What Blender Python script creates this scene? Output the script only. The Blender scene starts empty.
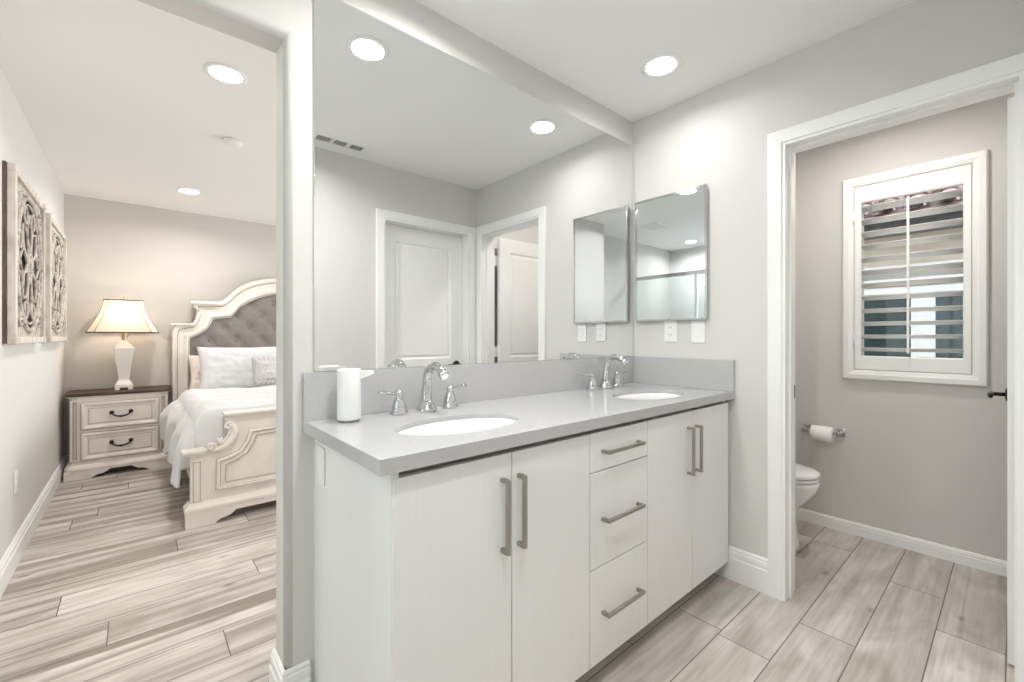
import bpy, bmesh, math, random
from mathutils import Vector, Matrix, noise
random.seed(7)
PI = math.pi
S = bpy.context.scene
COL = S.collection

# ------------------------------------------------------------------ camera
TH = math.radians(49.19)
cam_d = bpy.data.cameras.new('camera')
cam = bpy.data.objects.new('camera', cam_d)
COL.objects.link(cam)
cam.location = (-2.194, -1.461, 1.178)
cam.rotation_euler = (PI/2, 0, TH - PI/2)
cam_d.sensor_fit = 'HORIZONTAL'
cam_d.sensor_width = 36.0
cam_d.lens = 435.0/1024*36
cam_d.shift_y = -4.3/1024
cam_d.clip_start = 0.02
S.camera = cam

# ------------------------------------------------------------------ sky, sun, added window fills, exposure
world = bpy.data.worlds.new('sky')
S.world = world
world.use_nodes = True
wn = world.node_tree.nodes
wn['Background'].inputs[0].default_value = (0.80, 0.90, 1.0, 1)
wn['Background'].inputs[1].default_value = 1.7
sun_d = bpy.data.lights.new('sun', 'SUN')
sun_d.energy = 1.9
sun_d.angle = 0.02
sun = bpy.data.objects.new('sun', sun_d)
COL.objects.link(sun)
sun.rotation_euler = Vector((0.52, 0.72, -0.46)).to_track_quat('-Z', 'Y').to_euler()

def area(name, loc, direction, sx, sy, power, color=(1, 1, 1), spread=PI, shape='RECTANGLE', parent=None):
    d = bpy.data.lights.new(name, 'AREA')
    d.shape = shape
    d.size = sx
    if shape in ('RECTANGLE', 'ELLIPSE'):
        d.size_y = sy
    d.energy = power
    d.color = color
    d.spread = spread
    o = bpy.data.objects.new(name, d)
    COL.objects.link(o)
    o.rotation_euler = Vector(direction).to_track_quat('-Z', 'Y').to_euler()
    o.location = loc
    if parent:
        o.parent = parent
        o.location = Vector(loc) - parent.location
    return o

# added area fills outside two unseen, made-up windows: bedroom east and shower
area('bedroom_window_fill', (2.75, 2.1, 1.35), (-1, 0, -0.05), 2.4, 1.8, 128, (1.0, 0.99, 0.975))
area('bath_window_fill', (-4.05, -0.62, 1.45), (1, 0, 0), 0.95, 1.5, 6, (0.96, 0.98, 1.0))
DOWN_W = 8.0        # each recessed lamp

vs = S.view_settings
S.display_settings.display_device = 'sRGB'
vs.view_transform = 'Standard'
vs.look = 'None'
vs.gamma = 1.0
vs.use_curve_mapping = False
vs.exposure = 0.40
cy = S.cycles
cy.max_bounces = 14
cy.diffuse_bounces = 8
cy.glossy_bounces = 8
cy.transmission_bounces = 8
cy.transparent_max_bounces = 12
cy.sample_clamp_indirect = 4.0
cy.use_denoising = True

# ------------------------------------------------------------------ materials
def new_mat(name):
    m = bpy.data.materials.new(name)
    m.use_nodes = True
    nt = m.node_tree
    b = nt.nodes['Principled BSDF']
    return m, nt, b

def N(nt, kind, **kw):
    n = nt.nodes.new(kind)
    for k, v in kw.items():
        if k in n.inputs.keys():
            n.inputs[k].default_value = v
        else:
            setattr(n, k, v)
    return n

def L(nt, a, b):
    nt.links.new(a, b)

def coords(nt, scale=(1, 1, 1)):
    t = N(nt, 'ShaderNodeTexCoord')
    mp = N(nt, 'ShaderNodeMapping')
    mp.inputs['Scale'].default_value = scale
    L(nt, t.outputs['Object'], mp.inputs['Vector'])
    return mp.outputs['Vector']

def ramp(nt, fac, stops):
    r = N(nt, 'ShaderNodeValToRGB')
    e = r.color_ramp.elements
    while len(e) < len(stops):
        e.new(0.5)
    for i, (p, c) in enumerate(stops):
        e[i].position = p
        e[i].color = (c[0], c[1], c[2], 1)
    L(nt, fac, r.inputs['Fac'])
    return r.outputs['Color']

def mat(name, c1, c2=None, rough=0.5, metal=0.0, nscale=8.0, stretch=(1, 1, 1), lo=0.35, hi=0.65,
        bump=0.0, bscale=200.0, spec=0.5, coat=0.0, sheen=0.0, detail=4):
    """procedural base: two tones blended by noise, with an optional fine bump"""
    m, nt, b = new_mat(name)
    c2 = c2 or tuple(min(1, x*1.03) for x in c1)
    n = N(nt, 'ShaderNodeTexNoise')
    n.inputs['Scale'].default_value = nscale
    n.inputs['Detail'].default_value = detail
    L(nt, coords(nt, stretch), n.inputs['Vector'])
    L(nt, ramp(nt, n.outputs['Fac'], [(lo, c1), (hi, c2)]), b.inputs['Base Color'])
    b.inputs['Roughness'].default_value = rough
    b.inputs['Metallic'].default_value = metal
    b.inputs['Specular IOR Level'].default_value = spec
    b.inputs['Coat Weight'].default_value = coat
    b.inputs['Sheen Weight'].default_value = sheen
    if bump:
        n2 = N(nt, 'ShaderNodeTexNoise')
        n2.inputs['Scale'].default_value = bscale
        n2.inputs['Detail'].default_value = 3
        L(nt, coords(nt, stretch), n2.inputs['Vector'])
        bp = N(nt, 'ShaderNodeBump')
        bp.inputs['Strength'].default_value = bump
        bp.inputs['Distance'].default_value = 0.002
        L(nt, n2.outputs['Fac'], bp.inputs['Height'])
        L(nt, bp.outputs['Normal'], b.inputs['Normal'])
    return m

def emit_mat(name, color, strength):
    m, nt, b = new_mat(name)
    b.inputs['Base Color'].default_value = (0.9, 0.9, 0.88, 1)
    b.inputs['Emission Color'].default_value = (*color, 1)
    b.inputs['Emission Strength'].default_value = strength
    return m

def glass_mat(name, tint=(0.93, 0.96, 0.95), refl=0.08):
    m, nt, b = new_mat(name)
    nt.nodes.remove(b)
    out = nt.nodes['Material Output']
    tr = N(nt, 'ShaderNodeBsdfTransparent')
    tr.inputs[0].default_value = (*tint, 1)
    gl = N(nt, 'ShaderNodeBsdfGlossy')
    gl.inputs['Roughness'].default_value = 0.02
    mx = N(nt, 'ShaderNodeMixShader')
    mx.inputs[0].default_value = refl
    L(nt, tr.outputs[0], mx.inputs[1])
    L(nt, gl.outputs[0], mx.inputs[2])
    L(nt, mx.outputs[0], out.inputs['Surface'])
    return m

WALL = mat('wall_paint_greige', (0.63, 0.618, 0.60), (0.64, 0.628, 0.61), 0.7, nscale=1.5, bump=0.08, bscale=260, spec=0.3)
WALLB = mat('wall_paint_bedroom', (0.60, 0.575, 0.55), (0.61, 0.585, 0.56), 0.7, nscale=1.5, bump=0.08, bscale=260, spec=0.3)
WALLW = mat('wall_paint_toilet_room', (0.60, 0.585, 0.565), (0.61, 0.595, 0.575), 0.7, nscale=1.5, bump=0.08, bscale=260, spec=0.3)
CEIL = mat('ceiling_paint', (0.83, 0.828, 0.82), (0.84, 0.838, 0.83), 0.8, nscale=1.2, bump=0.06, bscale=220, spec=0.2)
TRIM = mat('trim_enamel_white', (0.83, 0.83, 0.825), (0.84, 0.84, 0.835), 0.35, nscale=3)
CABW = mat('cabinet_laminate_white', (0.765, 0.765, 0.762), (0.785, 0.785, 0.782), 0.42, nscale=30, stretch=(6, 6, 0.12), lo=0.3, hi=0.7, bump=0.05, bscale=60)
CABGAP = mat('cabinet_shadow_gap', (0.20, 0.19, 0.18), None, 0.7)
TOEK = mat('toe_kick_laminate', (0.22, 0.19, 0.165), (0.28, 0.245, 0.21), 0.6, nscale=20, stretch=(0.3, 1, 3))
QUARTZ = mat('quartz_light_grey', (0.445, 0.445, 0.452), (0.47, 0.47, 0.475), 0.13, nscale=130, lo=0.4, hi=0.62, detail=6, coat=0.25)
CERAM = mat('ceramic_white', (0.79, 0.79, 0.79), (0.80, 0.80, 0.80), 0.08, nscale=2, coat=0.3)
CHROME = mat('chrome', (0.63, 0.63, 0.635), (0.67, 0.67, 0.675), 0.09, metal=1, nscale=3)
NICKEL = mat('brushed_nickel', (0.37, 0.355, 0.33), (0.43, 0.41, 0.362), 0.34, metal=1, nscale=60, stretch=(1, 1, 8))
MIRROR = mat('silvered_mirror', (0.885, 0.893, 0.893), (0.89, 0.897, 0.897), 0.0, metal=1, nscale=1)
MIRROR2 = mat('silvered_mirror_grey', (0.83, 0.86, 0.875), (0.835, 0.865, 0.88), 0.0, metal=1, nscale=1)
BLACKM = mat('black_metal', (0.018, 0.017, 0.016), (0.03, 0.028, 0.026), 0.35, metal=0.7, nscale=20)
BLACK = mat('dark_recess', (0.012, 0.011, 0.010), (0.02, 0.018, 0.016), 0.8)
PLASTIC = mat('white_plastic', (0.82, 0.82, 0.81), (0.84, 0.84, 0.83), 0.3, nscale=4)
ANTIQUE = mat('antique_white_wood', (0.735, 0.685, 0.63), (0.80, 0.755, 0.705), 0.45, nscale=9, stretch=(1, 1, 0.6), lo=0.3, hi=0.6, bump=0.1, bscale=70)
GLAZE = mat('brown_glaze_line', (0.27, 0.20, 0.145), (0.44, 0.36, 0.29), 0.6, nscale=30)
WALNUT = mat('dark_stained_top', (0.05, 0.033, 0.022), (0.095, 0.066, 0.045), 0.45, spec=0.2, nscale=14, stretch=(0.4, 4, 4))
TUFT = mat('grey_tufted_linen', (0.21, 0.187, 0.175), (0.25, 0.227, 0.215), 0.85, nscale=90, bump=0.35, bscale=400, sheen=0.3)
LINEN = mat('white_linen', (0.65, 0.66, 0.675), (0.685, 0.695, 0.705), 0.9, nscale=6, bump=0.2, bscale=300, sheen=0.2)
PILLP = mat('blush_linen', (0.72, 0.64, 0.585), (0.76, 0.68, 0.625), 0.9, nscale=6, bump=0.2, bscale=300)
PILLG = mat('grey_textured_cotton', (0.56, 0.555, 0.56), (0.66, 0.655, 0.655), 0.95, nscale=60, bump=0.6, bscale=120)
CERLAMP = mat('lamp_ceramic_white', (0.80, 0.765, 0.72), (0.83, 0.795, 0.75), 0.25, nscale=6)
BRASS = mat('aged_brass', (0.42, 0.33, 0.20), (0.5, 0.4, 0.25), 0.35, metal=1, nscale=10)
BROWNT = mat('brown_braid', (0.085, 0.06, 0.042), (0.13, 0.10, 0.07), 0.8, nscale=80)
DISTRESS = mat('distressed_whitewash', (0.17, 0.14, 0.115), (0.50, 0.46, 0.41), 0.75, nscale=26, lo=0.28, hi=0.52, bump=0.5, bscale=60, detail=8)
WASHF = mat('whitewash_frame', (0.44, 0.39, 0.34), (0.62, 0.58, 0.53), 0.7, nscale=14, stretch=(1, 1, 0.5), lo=0.3, hi=0.55, bump=0.3, bscale=60)
BROWNB = mat('brown_backing_board', (0.10, 0.062, 0.048), (0.15, 0.10, 0.08), 0.8, nscale=12)
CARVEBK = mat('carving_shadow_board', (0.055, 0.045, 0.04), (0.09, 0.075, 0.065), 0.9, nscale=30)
PAPER = mat('tissue_paper', (0.85, 0.845, 0.835), (0.88, 0.875, 0.865), 0.95, nscale=40, bump=0.2, bscale=200)
STUCCO = mat('tan_stucco', (0.66, 0.58, 0.46), (0.72, 0.64, 0.52), 0.95, nscale=5, bump=0.5, bscale=90)
STUCCOW = mat('white_stucco_band', (0.62, 0.61, 0.59), (0.66, 0.65, 0.63), 0.9, nscale=6)
EAVE = mat('dark_eave_board', (0.055, 0.05, 0.05), (0.085, 0.078, 0.075), 0.7, nscale=12)
ROOFT = mat('clay_barrel_tile', (0.10, 0.025, 0.02), (0.55, 0.42, 0.37), 0.8, nscale=9, lo=0.38, hi=0.62, detail=6)
DARKGL = mat('dark_window_glass', (0.02, 0.032, 0.034), (0.045, 0.062, 0.062), 0.12, nscale=3, spec=0.12)
GROUND = mat('side_yard_gravel', (0.38, 0.35, 0.31), (0.52, 0.49, 0.44), 0.95, nscale=60)
TILEW = mat('shower_tile', (0.66, 0.665, 0.66), (0.70, 0.705, 0.70), 0.2, nscale=3)
GLASS = glass_mat('clear_glass', (0.96, 0.97, 0.97), 0.02)
SHGLASS = glass_mat('shower_glass', (0.93, 0.955, 0.95), 0.07)
LENS = emit_mat('lit_lamp_lens', (1.0, 0.98, 0.95), 14.0)
BULB = emit_mat('lit_bulb', (1.0, 0.80, 0.55), 8.0)
PLATEHOLE = mat('socket_slot_dark', (0.05, 0.05, 0.05), None, 0.6)

def shade_mat():
    m, nt, b = new_mat('lamp_shade_fabric')
    out = nt.nodes['Material Output']
    d = N(nt, 'ShaderNodeBsdfDiffuse')
    t = N(nt, 'ShaderNodeBsdfTranslucent')
    n = N(nt, 'ShaderNodeTexNoise')
    n.inputs['Scale'].default_value = 180
    L(nt, coords(nt), n.inputs['Vector'])
    c = ramp(nt, n.outputs['Fac'], [(0.3, (0.80, 0.73, 0.64)), (0.7, (0.86, 0.80, 0.71))])
    L(nt, c, d.inputs['Color'])
    L(nt, c, t.inputs['Color'])
    mx = N(nt, 'ShaderNodeMixShader')
    mx.inputs[0].default_value = 0.5
    L(nt, d.outputs[0], mx.inputs[1])
    L(nt, t.outputs[0], mx.inputs[2])
    L(nt, mx.outputs[0], out.inputs['Surface'])
    nt.nodes.remove(b)
    return m
SHADE = shade_mat()

def floor_mat():
    """wood-look porcelain plank: tone and grain offset per plank come from the 'plank' colour attribute"""
    m, nt, b = new_mat('wood_look_tile')
    at = N(nt, 'ShaderNodeAttribute', attribute_name='plank')
    sep = N(nt, 'ShaderNodeSeparateColor')
    L(nt, at.outputs['Color'], sep.inputs['Color'])
    tc = N(nt, 'ShaderNodeTexCoord')
    off = N(nt, 'ShaderNodeVectorMath', operation='SCALE')
    L(nt, at.outputs['Color'], off.inputs[0])
    off.inputs['Scale'].default_value = 23.0
    add = N(nt, 'ShaderNodeVectorMath', operation='ADD')
    L(nt, tc.outputs['Object'], add.inputs[0])
    L(nt, off.outputs[0], add.inputs[1])
    def nz(scale, st, detail=5, dist=0.0):
        mp = N(nt, 'ShaderNodeMapping')
        mp.inputs['Scale'].default_value = st
        L(nt, add.outputs[0], mp.inputs['Vector'])
        n = N(nt, 'ShaderNodeTexNoise')
        n.inputs['Scale'].default_value = scale
        n.inputs['Detail'].default_value = detail
        n.inputs['Distortion'].default_value = dist
        L(nt, mp.outputs[0], n.inputs['Vector'])
        return n.outputs['Fac']
    def mix(fac, a, bb, mode='MIX'):
        x = N(nt, 'ShaderNodeMix', data_type='RGBA', blend_type=mode)
        for sock, v in ((x.inputs[0], fac), (x.inputs[6], a), (x.inputs[7], bb)):
            if hasattr(v, 'links'):
                L(nt, v, sock)
            else:
                sock.default_value = v if not isinstance(v, tuple) else (*v, 1)
        return x.outputs[2]
    cloud = ramp(nt, nz(2.6, (1, 2.6, 1), 6, 0.9), [(0.36, (0, 0, 0)), (0.64, (1, 1, 1))])
    base = mix(cloud, (0.455, 0.42, 0.38), (0.635, 0.605, 0.567))
    grain = ramp(nt, nz(9.0, (0.35, 6.0, 1), 6, 0.4), [(0.35, (0.86, 0.84, 0.82)), (0.62, (1.04, 1.04, 1.04))])
    base = mix(1.0, base, grain, 'MULTIPLY')
    streak = ramp(nt, nz(1.9, (0.32, 7.0, 1), 4, 0.5), [(0.46, (0, 0, 0)), (0.60, (1, 1, 1))])
    sk = N(nt, 'ShaderNodeMath', operation='MULTIPLY')
    L(nt, streak, sk.inputs[0])
    L(nt, sep.outputs['Green'], sk.inputs[1])
    base = mix(sk.outputs[0], base, (0.225, 0.19, 0.16))
    vor = N(nt, 'ShaderNodeTexVoronoi')
    vor.inputs['Scale'].default_value = 2.6
    mp = N(nt, 'ShaderNodeMapping')
    mp.inputs['Scale'].default_value = (1.0, 2.2, 1)
    L(nt, add.outputs[0], mp.inputs['Vector'])
    L(nt, mp.outputs[0], vor.inputs['Vector'])
    knot = ramp(nt, vor.outputs['Distance'], [(0.02, (0.75, 0.75, 0.75)), (0.10, (0, 0, 0))])
    base = mix(knot, base, (0.22, 0.175, 0.14))
    tone = ramp(nt, sep.outputs['Red'], [(0.0, (0.90, 0.89, 0.88)), (1.0, (1.08, 1.08, 1.08))])
    base = mix(1.0, base, tone, 'MULTIPLY')
    L(nt, base, b.inputs['Base Color'])
    b.inputs['Roughness'].default_value = 0.36
    b.inputs['Specular IOR Level'].default_value = 0.4
    return m
FLOORM = floor_mat()
GROUT = mat('grout', (0.15, 0.13, 0.115), (0.20, 0.18, 0.16), 0.9, nscale=40)

# ------------------------------------------------------------------ mesh builder
class MB:
    def __init__(s):
        s.bm = bmesh.new()
        s.m = 0
    def _faces(s, fs, smooth=False):
        for f in fs:
            f.material_index = s.m
            f.smooth = smooth
    def box(s, x0, x1, y0, y1, z0, z1, bev=0.0, seg=2):
        vs_ = [s.bm.verts.new(p) for p in ((x0, y0, z0), (x1, y0, z0), (x1, y1, z0), (x0, y1, z0), (x0, y0, z1), (x1, y0, z1), (x1, y1, z1), (x0, y1, z1))]
        fs = [s.bm.faces.new([vs_[i] for i in q]) for q in ((0, 3, 2, 1), (4, 5, 6, 7), (0, 1, 5, 4), (1, 2, 6, 5), (2, 3, 7, 6), (3, 0, 4, 7))]
        s._faces(fs)
        if bev > 0:
            es = list({e for f in fs for e in f.edges})
            r = bmesh.ops.bevel(s.bm, geom=es, offset=bev, segments=seg, affect='EDGES', profile=0.5)
            s._faces(r['faces'], True)
        return s
    def prism(s, pts, axis, a0, a1, bev=0.0, seg=2, smooth_side=False):
        """outline in the plane across `axis`, extruded from a0 to a1 (axis y: pts are x,z; z: x,y; x: y,z)"""
        def P(p, a):
            return {'x': (a, p[0], p[1]), 'y': (p[0], a, p[1]), 'z': (p[0], p[1], a)}[axis]
        A = [s.bm.verts.new(P(p, a0)) for p in pts]
        B = [s.bm.verts.new(P(p, a1)) for p in pts]
        n = len(pts)
        sides = [s.bm.faces.new((A[i], A[(i+1) % n], B[(i+1) % n], B[i])) for i in range(n)]
        caps = [s.bm.faces.new(A[::-1]), s.bm.faces.new(B)]
        bmesh.ops.recalc_face_normals(s.bm, faces=sides+caps)
        s._faces(sides, smooth_side)
        s._faces(caps)
        if bev > 0:
            es = list({e for f in caps for e in f.edges})
            r = bmesh.ops.bevel(s.bm, geom=es, offset=bev, segments=seg, affect='EDGES', profile=0.5)
            s._faces(r['faces'], True)
        return s
    def loft(s, rings, closed=True, caps=True, smooth=True):
        R = [[s.bm.verts.new(p) for p in r] for r in rings]
        n = len(rings[0])
        fs = []
        for a, b in zip(R, R[1:]):
            for i in range(n if closed else n-1):
                j = (i+1) % n
                fs.append(s.bm.faces.new((a[i], a[j], b[j], b[i])))
        s._faces(fs, smooth)
        cf = []
        if caps:
            cf = [s.bm.faces.new(R[0][::-1]), s.bm.faces.new(R[-1])]
            s._faces(cf)
        bmesh.ops.recalc_face_normals(s.bm, faces=fs+cf)
        return s
    def lathe(s, prof, c=(0, 0, 0), n=32, axis='z', caps=True, smooth=True):
        rings = []
        for r, h in prof:
            ring = []
            for i in range(n):
                a = 2*PI*i/n
                p = {'z': (r*math.cos(a), r*math.sin(a), h), 'y': (r*math.cos(a), h, r*math.sin(a)), 'x': (h, r*math.cos(a), r*math.sin(a))}[axis]
                ring.append((c[0]+p[0], c[1]+p[1], c[2]+p[2]))
            rings.append(ring)
        return s.loft(rings, True, caps, smooth)
    def tube(s, path, rad, n=12, caps=True, flat=1.0, closed=False):
        path = [Vector(p) for p in path]
        k = len(path)
        rads = rad if isinstance(rad, (list, tuple)) else [rad]*k
        rings, up = [], None
        for i, p in enumerate(path):
            if closed:
                t = (path[(i+1) % k] - path[i-1]).normalized()
            else:
                t = (path[min(i+1, k-1)] - path[max(i-1, 0)]).normalized()
            if up is None:
                up = Vector((0, 0, 1)) if abs(t.z) < 0.9 else Vector((1, 0, 0))
            side = t.cross(up)
            if side.length < 1e-5:
                side = t.cross(Vector((0, 1, 0)))
            side.normalize()
            up = side.cross(t).normalized()
            rings.append([tuple(p + side*math.cos(2*PI*j/n)*rads[i] + up*math.sin(2*PI*j/n)*rads[i]*flat) for j in range(n)])
        if closed:
            rings.append(rings[0])
            return s.loft(rings, True, False, True)
        return s.loft(rings, True, caps, True)
    def sphere(s, c, r, n=16, sz=1.0):
        prof = [(max(1e-4, r*math.sin(PI*i/n)), -r*sz*math.cos(PI*i/n)) for i in range(n+1)]
        return s.lathe(prof, c, n*2)
    def grid(s, P, smooth=True):
        V = [[s.bm.verts.new(p) for p in row] for row in P]
        fs = [s.bm.faces.new((V[i][j], V[i][j+1], V[i+1][j+1], V[i+1][j])) for i in range(len(V)-1) for j in range(len(V[0])-1)]
        s._faces(fs, smooth)
        bmesh.ops.recalc_face_normals(s.bm, faces=fs)
        return s
    def build(s, name, mats, parent=None, tf=None):
        me = bpy.data.meshes.new(name)
        if tf is not None:
            bmesh.ops.transform(s.bm, matrix=tf, verts=s.bm.verts)
        root = parent
        while root is not None and root.parent is not None:
            root = root.parent
        if root is not None:
            bmesh.ops.translate(s.bm, vec=-Vector(root.location), verts=s.bm.verts)
        s.bm.to_mesh(me)
        s.bm.free()
        for m in (mats if isinstance(mats, (list, tuple)) else [mats]):
            me.materials.append(m)
        o = bpy.data.objects.new(name, me)
        COL.objects.link(o)
        if parent is not None:
            o.parent = parent
        return o

def thing(name, label, cat, loc=(0, 0, 0), group=None):
    o = bpy.data.objects.new(name, None)
    COL.objects.link(o)
    o.location = loc
    o.empty_display_size = 0.05
    o['label'] = label
    o['category'] = cat
    if group:
        o['group'] = group
    return o

def tag(o, label, cat, group=None):
    """one-mesh thing: its origin moves to the middle of its base"""
    me = o.data
    vs_ = [v.co for v in me.vertices]
    lo = Vector([min(v[i] for v in vs_) for i in range(3)])
    hi = Vector([max(v[i] for v in vs_) for i in range(3)])
    c = Vector(((lo.x+hi.x)/2, (lo.y+hi.y)/2, lo.z))
    me.transform(Matrix.Translation(-c))
    o.location = c
    o['label'] = label
    o['category'] = cat
    if group:
        o['group'] = group
    return o

def struct(o, label=None, cat=None):
    o['kind'] = 'structure'
    if label:
        o['label'] = label
    if cat:
        o['category'] = cat
    return o

def copy_thing(root, loc, label=None):
    r = root.copy()
    COL.objects.link(r)
    r.location = loc
    if label:
        r['label'] = label
    for ch in list(root.children):
        c = ch.copy()
        COL.objects.link(c)
        c.parent = r
        for g in list(ch.children):
            d = g.copy()
            COL.objects.link(d)
            d.parent = c
    return r

def ring_frame(mb, outer, inner, prof, plane='y', pos=0.0, sign=1, closed=True, smooth=False):
    """moulding between two matched outlines: prof = (fraction outer>inner, height off the surface)"""
    rings = []
    for t, h in prof:
        r = []
        for (a, b), (c, d) in zip(outer, inner):
            u, v = a+(c-a)*t, b+(d-b)*t
            q = pos+sign*h
            r.append({'y': (u, q, v), 'x': (q, u, v), 'z': (u, v, q)}[plane])
        rings.append(r)
    return mb.loft(rings, closed, False, smooth)

def rect(a0, a1, b0, b1, inset=0.0):
    return [(a0+inset, b0+inset), (a1-inset, b0+inset), (a1-inset, b1-inset), (a0+inset, b1-inset)]

# ------------------------------------------------------------------ setting
HC = 2.4285
WX, RX = 1.05, -2.673         # toilet room's window wall, bedroom's long wall
SY = -1.56                   # wall behind the photographer
JX = -1.85                   # jamb of the bedroom opening
HEAD = 2.10

def make_floor():
    mb = MB()
    W, LEN, GAP = 0.187, 1.22, 0.0040
    x0, x1, y0, y1 = -3.88, 2.32, -2.0, 4.08
    mb.m = 1
    mb.box(x0, x1, y0, y1, -0.06, -0.0012)
    mb.m = 0
    lay = mb.bm.loops.layers.float_color.new('plank')
    known = {-1: -0.45, -2: -0.128, -3: 0.55, -4: 0.241, 6: -1.93, 8: -2.28, 9: -1.73, 10: -2.45, 12: -2.02, 13: -1.65, 17: -2.39, 7: -1.55, 11: -2.72, 5: -2.6}
    k0, k1 = int(math.floor((y0+0.69)/W)), int(math.ceil((y1+0.69)/W))
    for k in range(k0, k1):
        ya, yb = -0.69+k*W+GAP/2, -0.69+(k+1)*W-GAP/2
        ya, yb = max(ya, y0), min(yb, y1)
        if yb-ya < 0.01:
            continue
        j = known.get(k, random.uniform(-2, -1))
        st = j - LEN*math.ceil((j-x0)/LEN)
        x = st
        while x < x1:
            a, b = max(x+GAP/2, x0), min(x+LEN-GAP/2, x1)
            x += LEN
            if b-a < 0.01:
                continue
            f = mb.bm.faces.new([mb.bm.verts.new(p) for p in ((a, ya, 0), (b, ya, 0), (b, yb, 0), (a, yb, 0))])
            f.material_index = 0
            c = (random.random(), random.uniform(0.55, 0.95) if k >= 2 else random.uniform(0.1, 0.4), random.random(), 1)
            for lp in f.loops:
                lp[lay] = c
    return struct(mb.build('floor', [FLOORM, GROUT]), 'pale wood-look plank tile floor with thin dark joints', 'floor')
make_floor()

struct(MB().box(-3.88, 2.32, -2.0, 4.12, HC, HC+0.12).build('ceiling', CEIL), 'smooth white painted ceiling', 'ceiling')

# vanity wall with the tall opening to the bedroom, bullnosed around the opening
def wall_opening():
    mb = MB()
    pts = [(-3.88, 0), (RX, 0), (RX, HEAD), (JX, HEAD), (JX, 0), (WX+0.12, 0), (WX+0.12, HC), (-3.88, HC)]
    mb.prism(pts, 'y', 0.0, 0.13)
    es = []
    for e in mb.bm.edges:
        a, b = e.verts[0].co, e.verts[1].co
        if abs(a.y-b.y) > 1e-4:
            continue
        m = (a+b)/2
        on_jamb = abs(a.x-b.x) < 1e-4 and (abs(m.x-JX) < 1e-3 or abs(m.x-RX) < 1e-3)
        on_head = abs(a.z-b.z) < 1e-4 and abs(m.z-HEAD) < 1e-3
        if on_jamb or on_head:
            es.append(e)
    r = bmesh.ops.bevel(mb.bm, geom=es, offset=0.022, segments=5, affect='EDGES', profile=0.5)
    for f in r['faces']:
        f.smooth = True
    return mb.build('wall_north', WALL)
struct(wall_opening(), 'painted vanity wall with a tall cased-free opening to the bedroom', 'wall')

# wall between bath and toilet room, doorway y -1.48..-0.78
DY0, DY1, DH = -1.48, -0.779, 2.043
mb = MB().prism([(SY, 0), (DY0, 0), (DY0, DH), (DY1, DH), (DY1, 0), (0.0, 0), (0.0, HC), (SY, HC)], 'x', 0.0, 0.115)
struct(mb.build('wall_east', WALL), 'light greige wall with the doorway to the toilet room', 'wall')
# wall behind the photographer with the closed door
BX0, BX1 = -0.832, -0.072
mb = MB().prism([(-1.81, 0), (BX0, 0), (BX0, DH), (BX1, DH), (BX1, 0), (WX+0.12, 0), (WX+0.12, HC), (-1.81, HC)], 'y', SY-0.13, SY)
mb.box(-1.81, -1.69, -1.97, SY-0.131, 0, HC)
struct(mb.build('wall_south', WALL), 'grey wall with the closed white door, seen in the vanity mirror', 'wall')
struct(MB().box(-3.88, -1.812, -1.97, -1.85, 0, HC).build('wall_south_recess', WALL))
mb = MB()
mb.box(-3.88, -3.765, -1.97, -1.10, 0, HC)
mb.box(-3.88, -3.765, -0.14, 0.0, 0, HC)
mb.box(-3.88, -3.765, -1.10, -0.14, 0, 0.70)
mb.box(-3.88, -3.765, -1.10, -0.14, 2.20, HC)
struct(mb.build('wall_west', TILEW))
w3 = MB()
ring_frame(w3, rect(-1.10, -0.14, 0.70, 2.20), rect(-1.10, -0.14, 0.70, 2.20, 0.05), [(0, -0.03), (0, 0.04), (1, 0.04), (1, -0.03)], 'x', -3.82, 1)
w3 = struct(w3.build('added_window_3', TRIM))  # unseen shower window, added to let fill light in
MB().box(-3.823, -3.817, -1.06, -0.18, 0.74, 2.16).build('glass_pane', GLASS, w3)
# toilet room window wall with a rough opening
WY0, WY1, WZ0, WZ1 = -1.325, -0.825, 0.985, 2.055
mb = MB()
mb.box(WX, WX+0.12, SY-0.13, WY0, 0, HC)
mb.box(WX, WX+0.12, WY1, 0.0, 0, HC)
mb.box(WX, WX+0.12, WY0, WY1, 0, WZ0)
mb.box(WX, WX+0.12, WY0, WY1, WZ1, HC)
struct(mb.build('wall_toilet_room', WALLW), 'greige end wall of the toilet room around the shuttered window', 'wall')
# bedroom shell
struct(MB().box(RX-0.12, RX, 0.131, 4.10, 0, HC).build('wall_bedroom_west', WALL), 'pale bedroom side wall carrying two carved panels', 'wall')
struct(MB().box(RX, 2.32, 3.98, 4.10, 0, HC).build('wall_bedroom_north', WALLB), 'greige bedroom wall behind the bed', 'wall')
mb = MB()
mb.box(2.2, 2.32, 0.0, 0.9, 0, HC)
mb.box(2.2, 2.32, 3.3, 3.98, 0, HC)
mb.box(2.2, 2.32, 0.9, 3.3, 0, 0.5)
mb.box(2.2, 2.32, 0.9, 3.3, 2.15, HC)
struct(mb.build('wall_bedroom_east', WALLB))
struct(MB().box(WX+0.121, 2.199, 0.0, 0.13, 0, HC).build('wall_bedroom_south', WALLB))
w2 = MB()
ring_frame(w2, rect(0.9, 3.3, 0.5, 2.15), rect(0.9, 3.3, 0.5, 2.15, 0.06), [(0, -0.03), (0, 0.04), (1, 0.04), (1, -0.03)], 'x', 2.25, -1)
w2.box(2.235, 2.275, 2.07, 2.13, 0.56, 2.09)
w2 = struct(w2.build('added_window_2', TRIM))  # unseen bedroom window, made up as an opening for the fill light
MB().box(2.252, 2.258, 0.95, 3.25, 0.55, 2.10).build('glass_pane', GLASS, w2)

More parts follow.
